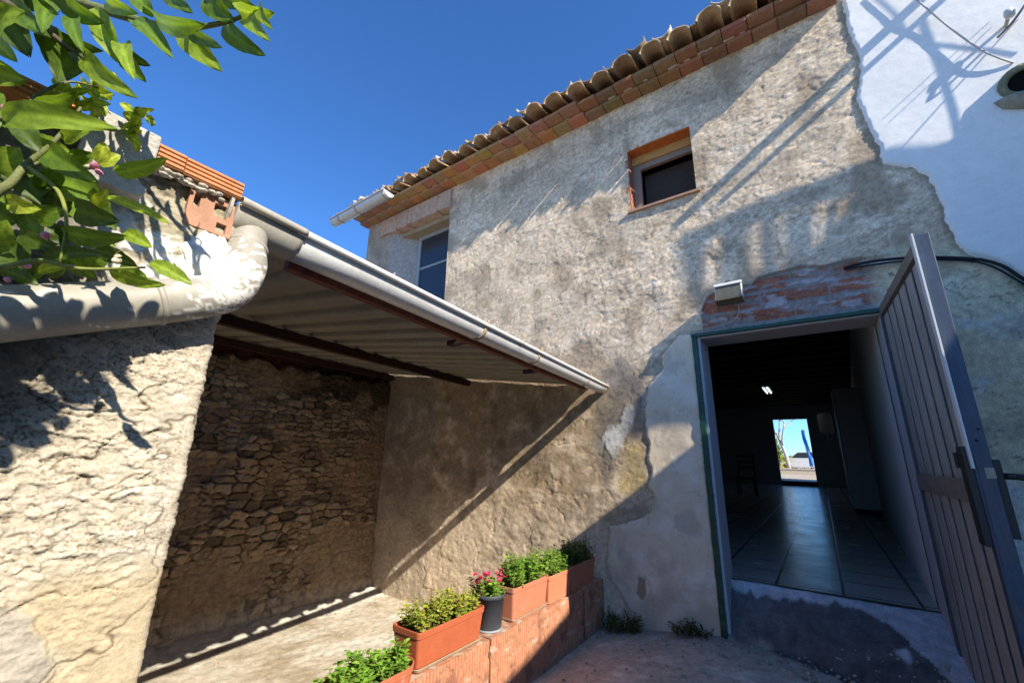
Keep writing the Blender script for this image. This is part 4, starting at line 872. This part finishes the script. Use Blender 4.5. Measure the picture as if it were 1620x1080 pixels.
pb = MB(); r = random.Random(77)
for k in range(520):
    if k < 160: x = r.uniform(-1.78, .5); y = r.uniform(3.6, 3.94)
    elif k < 380: x = r.uniform(-1.7, .4); y = r.uniform(2.2, 3.9)
    else: x = r.uniform(-5.0, -2.1); y = r.uniform(1.6, 3.95)
    z = float(ground_h(np.array([x]), np.array([y]))[0]); q_ = r.uniform(.004, .012) * (1.6 if r.random() < .08 else 1)
    pb.lathe([(0, -q_ * .5), (q_ * .9, -q_ * .2), (q_, q_ * .2), (q_ * .5, q_ * .6), (0, q_ * .7)], (x, y, z + .004), axis=(r.uniform(-.4, .4), r.uniform(-.4, .4), 1), seg=6, c=(lambda g: (.42 * g, .36 * g, .29 * g))(r.uniform(.6, 1.3)))
tag(pb.build("grit", M['concrete']), kind="stuff")
# ================================================================== LAMP, CABLES, SPOUT
fd = thing("floodlight", "small square floodlight with pale housing over the doorway lintel", "floodlight", (-.46, 3.9, 1.4))
Mf = Matrix.Translation((-.452, 3.875, 1.405)) @ Matrix.Rotation(math.radians(-14), 4, 'X')
b = MB(); b.box(-.108, .108, -.045, .055, -.075, .078, (.68, .67, .62), M=Mf, bev=.012); b.build("housing", M['paint'], fd)
b = MB(); b.box(-.100, .100, -.052, -.0455, -.068, .06, (.10, .10, .075), M=Mf); b.box(-.107, .107, -.06, .04, -.088, -.0755, (.11, .10, .06), M=Mf); b.build("glass_front", M['gate'], fd)
b = MB(); b.box(-.112, .112, -.066, -.0525, .055, .082, (.7, .69, .65), M=Mf, bev=.004); b.tube([Mf @ Vector((-.02, -.06, .085)), Mf @ Vector((.015, -.06, .10)), Mf @ Vector((.02, -.03, .10))], .008, 8, (.05, .05, .05)); b.build("visor", M['paint'], fd)
b = MB(); b.tube([Mf @ Vector((.0, .05, 0)), (-.452, 4.0, 1.40)], .02, 10, (.3, .3, .3)); b.build("arm", M['paint'], fd)
def cable(name, label, pts, r, c, m='black', n=8):
    b = MB(); b.tube(spline(pts, n), r, 8, c); return tag(b.build(name, M[m]), label, "cable")
cable("cable", "thin white flex hanging from the floodlight to the door frame", [(-.40, 3.93, 1.31), (-.405, 3.965, 1.25), (-.46, 3.965, 1.18), (-.56, 3.968, 1.155), (-.70, 3.97, 1.15), (-.79, 3.962, 1.125)], .004, (.42, .40, .36), 'paint')
def fp(px, py, off=.02): q = onY(px, py, FY - off); return tuple(q)
cable("cable", "pair of black cables arching across the wall behind the gate top", [fp(1335, 424, .0), fp(1370, 415, .03), fp(1420, 409, .035), fp(1480, 407, .035), fp(1545, 410, .035), fp(1585, 420, .035), fp(1619, 441, .035), fp(1680, 475, .035), fp(1800, 560, .035)], .011, (.014, .014, .018))
cable("cable", "thin black cable lying just under the arching pair", [fp(1335, 426, .0), fp(1380, 419, .03), fp(1430, 413, .03), fp(1500, 411, .03), fp(1560, 418, .03), fp(1619, 449, .03), fp(1700, 500, .03)], .007, (.014, .014, .018))
cable("cable", "pale wire strung diagonally across the white wall", [fp(1400, -40, .06), fp(1450, 0, .06), fp(1478, 24, .05), fp(1510, 50, .05), fp(1550, 78, .05), fp(1580, 92, .04), fp(1604, 100, .02)], .006, (.46, .43, .40), 'paint')
cable("cable", "twisted brown wire hanging down at the white wall top right", [fp(1640, -20, .16), fp(1619, 12, .15), fp(1606, 30, .13), fp(1596, 42, .10), fp(1578, 60, .04)], .008, (.22, .17, .13), 'paint')
b = MB(); q0 = np.array(fp(1590, 45, 0)); b.tube([q0, q0 + np.array((0, -.10, .02))], .012, 8, (.45, .40, .34)); b.lathe([(0, -.03), (.025, -.025), (.03, 0), (.025, .03), (0, .035)], q0 + np.array((0, -.11, .02)), seg=12, c=(.6, .58, .54)); tag(b.build("cable_hook", M['paint']), "rusty wall hook holding wires on the white wall", "hook")
sp = thing("drain_spout", "mossy round concrete spout sticking out of the white wall", "spout", (1.52, 3.95, 2.66))
sc_ = np.array(onY(1628, 116, 3.93)); b = MB(); b.lathe([(.115, 0), (.125, .05), (.118, .12), (.088, .135), (.072, .125), (.068, .0)], sc_ + np.array((0, .12, .0)), axis=(-.28, -1, -.30), seg=28, c=(.20, .20, .13)); b.build("lip", M['concrete'], sp)
b = MB(); b.lathe([(0, .10), (.0705, .10)], sc_ + np.array((0, .12, 0)), axis=(-.28, -1, -.30), seg=24, c=(.01, .01, .01)); b.build("opening", M['dark'], sp)  # black disc painted in for the unlit hole of the spout
b = MB(); b.lathe([(0, -.06), (.10, -.05), (.15, 0), (.10, .05), (0, .06)], sc_ + np.array((-.05, .10, -.17)), axis=(.5, -.1, 1), seg=20, c=(.30, .29, .22)); b.build("mortar_collar", M['concrete'], sp)

# ================================================================== NEIGHBOUR ON THE RIGHT (outside the frame): unseen casters shaped backwards from the shadows they throw
XC0, XC1 = 3.0, 3.08
def cast2(px, py):
    q = onY(px, py, FY); s = (2.0 - q[0]) / 3.9; return (FY - s, q[2] + 2.8 * s)
def cast(px, py):
    q = onY(px, py, FY); s = (XC0 - q[0]) / 3.9; return (FY - s, q[2] + 2.8 * s)
nb = thing("balcony", "unseen white balcony with iron railing, shaped to cast the wall shadows, outside the frame at right", "balcony", (3.04, 3.6, 2))
wc = (.62, .61, .58)
b = MB()
top = [cast(*p) for p in [(1075, 372), (1200, 318), (1380, 252), (1440, 250), (1490, 236), (1520, 200), (1548, 178), (1640, 150)]]
top += [(3.96, 2.75), (3.96, 2.35)] + [cast(*p) for p in [(1640, 330), (1340, 312), (1200, 352), (1090, 388)]]
b.prism(top, XC0, XC1, wc); b.build("rail_panel", M['white'], nb)
for quad in [[(1066, 378), (1106, 368), (1104, 458), (1082, 470)], [(1137, 366), (1170, 360), (1176, 440), (1132, 455)], [(1197, 350), (1212, 346), (1220, 436), (1202, 440)], [(1232, 345), (1270, 334), (1272, 400), (1238, 436)], [(1302, 328), (1312, 322), (1304, 362), (1292, 392)], [(1338, 316), (1400, 318), (1400, 360), (1326, 350)]]:
    b = MB(); b.prism([cast(*p) for p in quad], XC0 + .01, XC1 - .01, wc); b.build("baluster", M['white'], nb)
b = MB()
bot = [cast(*p) for p in [(1082, 466), (1105, 457), (1180, 438), (1238, 434), (1290, 392), (1326, 349), (1400, 318), (1640, 327)]] + [(3.96, 2.36), (3.96, .4)] + [cast(*p) for p in [(1640, 681), (1023, 681), (990, 690), (1000, 640), (1055, 575), (1092, 530), (1108, 500)]]
b.prism(bot, XC0 + .001, XC1 - .001, wc); b.build("slab", M['white'], nb)
for p, q, r_ in [((1470, -10), (1070, 355), .042), ((1510, -14), (1135, 325), .026)]:
    a = cast2(*p); c = cast2(*q); e = (a[0] + (a[0] - c[0]) * .5, a[1] + (a[1] - c[1]) * .5)
    b = MB(); b.tube([(2.0, c[0], c[1]), (2.0, e[0], e[1])], r_, 10, (.25, .25, .26)); b.build("pole", M['gate'], nb)  # pole placed out of view to throw a diagonal shadow on the wall
for pts_, r_ in [([(1440, 45), (1455, 85), (1475, 140), (1490, 190), (1502, 240)], .0075), ([(1350, -5), (1375, 15), (1405, 45), (1418, 70), (1460, 88), (1540, 98), (1585, 106)], .005)]:
    b = MB(); b.tube([(2.0, *cast2(*p)) for p in pts_], r_, 8, (.1, .1, .1)); b.build("scroll", M['gate'], nb)
for pts_, r_ in [([(1545, 55), (1380, 205)], .003), ([(1550, 62), (1388, 212)], .003), ([(1590, 50), (1400, 262)], .004)]:
    b = MB(); b.tube([(2.0, *cast2(*p)) for p in pts_], r_, 6, (.1, .1, .1)); b.build("wire", M['gate'], nb)
yw = thing("boundary_wall", "unseen rendered wall right of the court, its top shaped to cast the shadow edge", "wall", (3.1, 1, -1.5))
b = MB(); p1 = cast(1113, 690); p2 = cast(870, 880)  # unseen wall outline traced back towards the sun from the shadow edge
b.prism([(3.93, 2.95), (p1[0] + .12, p1[1] + .16), p1, p2, (2.15, 2.36), (2.10, 2.26), (1.5, 2.12), (1.1, 2.06), (-3.5, 2.0), (-3.5, -1.95), (3.93, -1.95)], XC0 + .002, XC0 + .22, (.55, .52, .47)); b.build("wall_face", M['white'], yw)
b = MB(); b.prism([(-3.5, 2.002), (1.1, 2.062), (1.1, 2.10), (-3.5, 2.04)], XC0 - .02, XC0 + .24, (.45, .2, .1)); b.build("coping", M['terra'], yw)

# ================================================================== LEMON TREE
lt = thing("lemon_tree", "lemon tree with glossy leaves and pink buds overhanging the wall", "tree", (-1.0, -.75, -1.5))
tk = MB(); base = np.array((-.85, -.95, -1.6))
crotch = np.array((-.95, -.75, .1)); tk.tube(spline([base, (-.82, -.9, -.8), crotch], 6), list(np.linspace(.05, .032, 13)), 10, (.16, .13, .09)); tk.build("trunk", M['bark'], lt)
brn = MB(); gb = (.13, .14, .05)
def twig(pts, r0, r1, c=gb):
    p = spline(pts, 6); brn.tube(p, list(np.linspace(r0, r1, len(p))), 7, c)
D1 = .86
twig([crotch, (-1.15, -.45, .6), at(-60, -25, .80), at(100, 0, D1), at(150, 12, D1), at(210, 30, D1 - .01), at(280, 45, D1 - .03), at(350, 37, D1 - .05), at(405, 18, D1 - .06)], .016, .0028)
twig([(-1.15, -.45, .6), at(-60, -20, .72), at(0, 0, .74), at(30, 20, .74), at(75, 50, .75), at(115, 80, .75), at(132, 92, .76)], .010, .002, (.09, .07, .05))
twig([crotch, (-1.12, -.45, .25), at(-120, 330, .62), at(0, 300, .66), at(40, 262, .69), at(85, 225, .71), at(128, 170, .74)], .012, .002)
twig([at(-120, 330, .62), at(-30, 420, .63), at(60, 412, .66), at(130, 425, .68), at(230, 423, .72)], .006, .0018, (.2, .22, .05))
twig([at(0, 300, .66), at(60, 258, .70), at(120, 262, .71), at(160, 270, .72)], .004, .0016); twig([at(40, 262, .69), at(90, 300, .70), at(105, 350, .69), at(95, 415, .68)], .004, .0018, (.2, .22, .05))
twig([at(-60, 200, .72), at(30, 180, .74), at(60, 150, .80), at(110, 130, .86), at(160, 140, .88)], .005, .0015); twig([at(110, 175, .78), at(170, 205, .86), at(200, 205, .90), at(225, 195, .92)], .003, .0012, (.2, .22, .05))
brn.build("branches", M['bark'], lt)
lf = MB()
def lemon_leaf(bp_, bd, tp_, td, wpx, c, roll=0., curl=.12, fold=.30, serr=True):
    B = at(*bp_, bd); T = at(*tp_, td); d = T - B; ln = np.linalg.norm(d); d /= ln
    view = -(B + T) / 2; view /= np.linalg.norm(view); s = np.cross(d, view); s /= np.linalg.norm(s); nv = np.cross(s, d)
    nr = nv * math.cos(roll) + s * math.sin(roll); sd = np.cross(d, nr)
    depth = .5 * (bd + td); wd = 1.28 * wpx / F_PX * depth
    rows = 12; cols = 6; V = []; F = []; Cc = []
    for i in range(rows + 1):
        t = i / rows; prof = (math.sin(math.pi * t ** .90) ** .60) * (1 - .15 * t) if 0 < i < rows else .02
        sag = curl * ln * (math.sin(math.pi * t) * .9 - .25 * t)
        wave = .035 * math.sin(t * 19 + wpx) + .02 * math.sin(t * 41 + wpx * 2)
        for k in range(cols + 1):
            q = (k / cols) * 2 - 1
            p = B + d * ln * t + nr * sag + sd * (wd * .5 * prof * q * (1 + wave * (abs(q) > .9))) + nr * (abs(q) ** 1.3 * fold * wd * .5 * prof + .06 * wd * math.sin(t * 11 + k) * abs(q))
            V.append(p); g = 1.5 if abs(q) < .01 else 1.0 + .20 * math.sin(t * 52 - abs(q) * 9) ; Cc.append(tuple(v * g for v in c))
    n = cols + 1
    for i in range(rows):
        for k in range(cols): a = i * n + k; F.append((a, a + 1, a + n + 1, a + n))
    lf.add(V, F, Cc, True)
dkg = (.06, .10, .014); mdg = (.11, .185, .02); brg = (.21, .30, .03); ylg = (.34, .40, .04)
UP = [((352, 40), (416, 87), 26, mdg, .3), ((290, 48), (347, 110), 32, brg, .2), ((212, 32), (271, 88), 24, mdg, -.4), ((240, 15), (318, 42), 30, mdg, .7), ((325, -5), (368, 34), 32, mdg, .2), ((372, 12), (432, 22), 24, brg, .5), ((390, 30), (423, 62), 20, brg, 0), ((305, 45), (345, 74), 22, mdg, .4), ((150, 12), (193, 103), 28, brg, .3), ((58, 32), (156, 82), 27, dkg, .6), ((112, 76), (92, 126), 44, dkg, 0), ((135, 86), (210, 152), 29, brg, .4), ((188, 80), (234, 103), 20, dkg, .1), ((200, 98), (228, 127), 20, mdg, 0), ((8, 15), (42, 84), 46, dkg, .2), ((20, 3), (68, 52), 36, mdg, .3), ((-10, 62), (24, 96), 24, brg, .1), ((95, -5), (160, 36), 30, mdg, .5), ((170, -5), (212, 21), 24, brg, .5), ((196, 70), (209, 120), 22, brg, .2), ((215, -8), (240, 26), 24, mdg, 0), ((270, -12), (300, 18), 26, mdg, .3), ((40, -10), (85, 20), 30, dkg, .3), ((120, 30), (128, 78), 20, mdg, .4), ((345, -12), (400, 10), 24, mdg, .2), ((-20, 90), (20, 112), 20, ylg, .3), ((410, 8), (428, 45), 16, brg, .5)]
r = random.Random(41)
for k in range(3):
    a = (r.uniform(-10, 215), r.uniform(-25, 62)); l = r.uniform(45, 80); t = r.uniform(.1, 1.9); UP.append((a, (a[0] + l * math.cos(t), a[1] + l * math.sin(t)), r.uniform(20, 32), r.choice([dkg, dkg, mdg, brg]), r.uniform(-.5, .5)))
for i, (a, b_, wpx, c, ro) in enumerate(UP): lemon_leaf(a, .84 - .02 * (i % 3), b_, .80 - .03 * (i % 4), wpx, c, ro, .10)
DN = [((6, 192), (176, 200), 36, brg, .35, .18), ((55, 225), (152, 288), 32, mdg, .2, .1), ((92, 282), (166, 322), 48, mdg, .1, .15), ((182, 273), (263, 252), 22, brg, .3, .1), ((165, 311), (269, 353), 15, brg, .6, .06), ((98, 365), (200, 376), 27, mdg, .4, .15), ((198, 366), (239, 391), 19, brg, .2, .05), ((172, 427), (260, 452), 20, brg, .5, .08), ((238, 414), (303, 449), 20, brg, .3, .08), ((46, 258), (62, 322), 50, dkg, .2, .1), ((-8, 278), (28, 234), 36, brg, .1, .1), ((-5, 385), (48, 440), 48, dkg, .2, .1), ((50, 222), (112, 243), 22, brg, .4, .1), ((12, 318), (62, 332), 24, ylg, .2, .1), ((95, 300), (75, 345), 30, dkg, .3, .1), ((120, 330), (185, 350), 34, dkg, .2, .1), ((60, 350), (100, 330), 26, mdg, .3, .1), ((-10, 340), (25, 352), 34, mdg, .1, .1), ((70, 405), (160, 402), 20, dkg, .4, .1), ((100, 395), (150, 440), 26, mdg, .3, .1), ((0, 425), (60, 450), 20, dkg, .3, .1), ((30, 370), (92, 395), 22, dkg, .2, .1), ((150, 395), (215, 420), 22, dkg, .2, .1), ((-10, 250), (45, 300), 40, dkg, .1, .1), ((100, 222), (142, 205), 20, brg, .4, .1), ((155, 258), (165, 225), 18, ylg, .2, .1), ((158, 262), (190, 245), 18, ylg, .4, .1), ((60, 165), (118, 150), 22, mdg, .4, .1), ((20, 190), (60, 240), 30, dkg, .2, .1), ((110, 250), (150, 245), 20, mdg, .1, .1), ((150, 330), (170, 300), 16, ylg, .2, .1), ((60, 300), (95, 262), 26, mdg, .3, .1), ((-20, 300), (18, 330), 34, mdg, .1, .1), ((-15, 395), (10, 350), 30, brg, .1, .1), ((60, 430), (120, 420), 16, brg, .5, .1)]
for i, (a, b_, wpx, c, ro, cu) in enumerate(DN):
    dd = .69 + .05 * ((i * 7) % 5) / 4; lemon_leaf(a, dd, b_, dd - .02 + .015 * (i % 3), wpx, c, ro if i % 2 else -ro, cu)
r = random.Random(99)
for k in range(18):                                    # leaves in the dark tangle against the wall
    px = r.uniform(-60, 190); py = r.uniform(300, 440); dd = r.uniform(.78, .86); a = r.uniform(0, 6.28); l = r.uniform(45, 75); lemon_leaf((px, py), dd, (px + l * math.cos(a), py + l * .6 * math.sin(a)), dd - .02, r.uniform(20, 32), r.choice([dkg, mdg]), r.uniform(-.5, .5))
for cx, cy, dd, n in [(112, 145, .86, 14), (160, 135, .89, 12), (222, 190, .92, 12), (215, 215, .92, 4), (150, 165, .87, 10), (90, 150, .84, 8)]:   # young bright shoots
    for k in range(n):
        a = r.uniform(0, 6.28); l = r.uniform(16, 32); px = cx + r.uniform(-14, 14); py = cy + r.uniform(-12, 12)
        lemon_leaf((px, py), dd, (px + l * math.cos(a), py + l * .8 * math.sin(a)), dd + r.uniform(-.02, .02), r.uniform(9, 14), r.choice([ylg, brg, ylg]), r.uniform(-.6, .6))
for k in range(30):                                    # crown outside the frame, up and to the left
    px = r.uniform(-420, -30); py = r.uniform(40, 470); dd = r.uniform(.55, .85); a = r.uniform(0, 6.28); l = r.uniform(60, 110); lemon_leaf((px, py), dd, (px + l * math.cos(a), py + l * math.sin(a)), dd - .03, r.uniform(26, 42), r.choice([dkg, mdg, brg]), r.uniform(-.5, .5))
shade_poly = [(.34, .28), (.217, .139), (.118, -.005), (-.02, -.16), (-.30, -.30), (-.30, -.02), (.03, .13), (.2, .20)]  # extra unseen leaves, added to throw the shade wedge under the pipe
k = 0; tries = 0
while k < 330 and tries < 16000:
    tries += 1; yy = r.uniform(-.30, .34); zz = r.uniform(-.32, .30)
    if float(polysdf(np.array([yy]), np.array([zz]), shade_poly)[0]) < .003: continue
    t = r.uniform(.13, .24); p = np.array((LX, yy, zz)) - LIGHT * t; q = ROT @ p
    if q[2] < -.05 and -60 < CX + F_PX * q[0] / -q[2] < 1680 and -70 < CY - F_PX * q[1] / -q[2] < 1150: continue
    k += 1; d = np.array((r.uniform(-1, 1), r.uniform(-1, 1), r.uniform(-.6, .6))); Ld = -LIGHT / np.linalg.norm(LIGHT)
    ns_ = min(1, .35 + 8 * float(polysdf(np.array([yy]), np.array([zz]), shade_poly)[0])); leafquad(lf, p, d, ns_ * r.uniform(.06, .10), ns_ * r.uniform(.036, .055), Ld + np.array((r.uniform(-.5, .5), r.uniform(-.5, .5), r.uniform(-.5, .5))), r.choice([dkg, mdg]), .1, .2, 6)
lf.build("leaves", M['leaf'], lt)
for px, py, dd, s in [(72, 372, .675, 7), (42, 420, .68, 6), (115, 423, .69, 5), (150, 262, .715, 7), (157, 273, .715, 5), (8, 172, .73, 6), (185, 412, .70, 6), (158, 170, .88, 4), (12, 442, .68, 5)]:
    p = at(px, py, dd); rr_ = s / F_PX * dd; d = np.array((r.uniform(-1, 1), r.uniform(-.5, .5), r.uniform(-.3, .6)))
    fw = MB(); fw.lathe([(0, -1.3 * rr_), (.6 * rr_, -.8 * rr_), (.9 * rr_, 0), (.7 * rr_, .8 * rr_), (0, 1.4 * rr_)], p, axis=d, seg=10, c=(.62, .26, .36) if px != 185 else (.7, .62, .45)); fw.build("bud", M['petal'], lt)
p = at(180, 405, .70); fw = MB()
for k in range(5): a = k * 1.25; leafquad(fw, p, (math.cos(a), .2, math.sin(a)), .016, .007, (0, -1, .3), (.7, .6, .42), .3, .2, 3)
fw.build("flower", M['petal'], lt)

# ================================================================== BEYOND THE FAR DOOR
btree = thing("bare_tree", "leafless pale tree beyond the far doorway", "tree", (-1.8, 34, -.8))
b = MB(); r = random.Random(3)
def grow(p, d, l, rad, n):
    pts_ = [np.array(p)]; dd = np.array(d, float)
    for k in range(4): dd = dd + np.array((r.uniform(-.12, .12), r.uniform(-.12, .12), r.uniform(-.02, .1))); dd /= np.linalg.norm(dd); pts_.append(pts_[-1] + dd * l / 4)
    b.tube(pts_, list(np.linspace(rad, rad * .6, 5)), 6, (.42, .38, .33))
    if n > 0:
        for k in range(3): grow(pts_[-1 - (k > 1)], dd + np.array((r.uniform(-.9, .9), r.uniform(-.9, .9), r.uniform(-.1, .5))), l * .68, rad * .58, n - 1)
grow((-1.72, 34, -.8), (-.07, 0, 1), 2.3, .14, 4); b.build("trunk", M['bark'], btree)
sb = thing("palm_bush", "yellow green bushy palm left of the bare tree beyond the far doorway", "palm", (-2.7, 37, -.8)); fo = MB()
for k in range(260):
    a = r.uniform(0, 6.28); el = r.uniform(-.2, 1.4); l = r.uniform(.7, 1.5); leafquad(fo, (-2.75 + r.uniform(-.3, .3), 37 + r.uniform(-.3, .3), .2 + r.uniform(-.6, .5)), (math.cos(a) * math.cos(el), math.sin(a) * math.cos(el), math.sin(el)), l, .12, (0, 0, 1), (.34 * r.uniform(.6, 1.3), .36 * r.uniform(.6, 1.2), .06), .45, .2, 4)
fo.build("fronds", M['small_leaf'], sb); b = MB(); b.tube([(-2.75, 37, -.8), (-2.75, 37, .3)], [.2, .15], 10, (.2, .15, .1)); b.build("trunk", M['bark'], sb)
bn = thing("flag", "blue upright flag at the right edge of the far doorway", "flag", (-.7, 34, -.8))
b = MB(); n = 16; V = []
for i in range(n + 1):
    z = -.35 + i * 2.3 / n
    for k in range(5): V.append((-.64 + .055 * k + (.03 * math.sin(i * .4) - .16 * i / n), 34 + .06 * math.sin(k * 1.6 + i * .5), z))
b.add(V, [(i * 5 + k, i * 5 + k + 1, i * 5 + k + 6, i * 5 + k + 5) for i in range(n) for k in range(4)], (.02, .16, .55), True); b.build("cloth", M['paint'], bn); b = MB(); b.tube([(-.50, 34, -.8), (-.62, 34, 2.05)], .025, 8, (.3, .3, .3)); b.build("pole", M['gate'], bn)
vn = thing("parked_car", "small white car parked beyond the far doorway", "car", (-1.1, 39, -.8))
b = MB(); pr = [(-1.9, .30), (-1.9, .75), (-1.75, .85), (-1.0, .95), (-.45, 1.42), (.9, 1.45), (1.6, 1.0), (1.9, .9), (1.95, .35)]
b.add([(xx - .9, 39 + s, -.8 + zz) for s in (-.8, .8) for xx, zz in pr], [tuple(range(9)), tuple(range(9, 18))[::-1]] + [(i, i + 9, (i + 1) % 9 + 9, (i + 1) % 9) for i in range(9)], (.7, .7, .7)); b.build("body", M['paint'], vn)
b = MB(); b.add([(xx - .9, 39 - .806, -.8 + zz) for xx, zz in [(-.9, .98), (-.42, 1.36), (.85, 1.38), (1.4, 1.0)]], [(0, 1, 2, 3)], (.03, .04, .05)); b.build("window", M['paint'], vn)
for s in (-1.2, 1.25):
    for t in (-.82, .62): b = MB(); b.lathe([(0, 0), (.2, 0), (.3, .02), (.3, .18), (.2, .2), (0, .2)], (s - .9, 39 + t, -.8 + .3), axis=(0, 1, 0), seg=16, c=(.02, .02, .02)); b.build("wheel", M['paint'], vn)
rw = thing("low_wall", "low pale wall across the street beyond the far doorway", "wall", (-2, 31, -.8)); b = MB(); b.box(-9, 6, 31, 31.3, -.85, -.52, (.55, .46, .33), bev=.02); b.box(-9, 6, 30.97, 31.33, -.52, -.46, (.6, .52, .4)); b.build("masonry", M['concrete'], rw)
hd = thing("hedge", "dark green hedge along the street beyond the far doorway", "hedge", (-2, 44, -.8)); fo = MB()
for k in range(1500): leafquad(fo, (r.uniform(-9, 5), 44 + r.uniform(-.5, .5), -.8 + r.uniform(.0, 1.05)), (r.uniform(-1, 1), r.uniform(-1, 1), r.uniform(-.2, 1)), .3, .16, (r.uniform(-1, 1), -1, .5), (.05 * r.uniform(.5, 1.5), .08 * r.uniform(.5, 1.4), .02), .2, .2, 2)
fo.build("foliage", M['small_leaf'], hd)
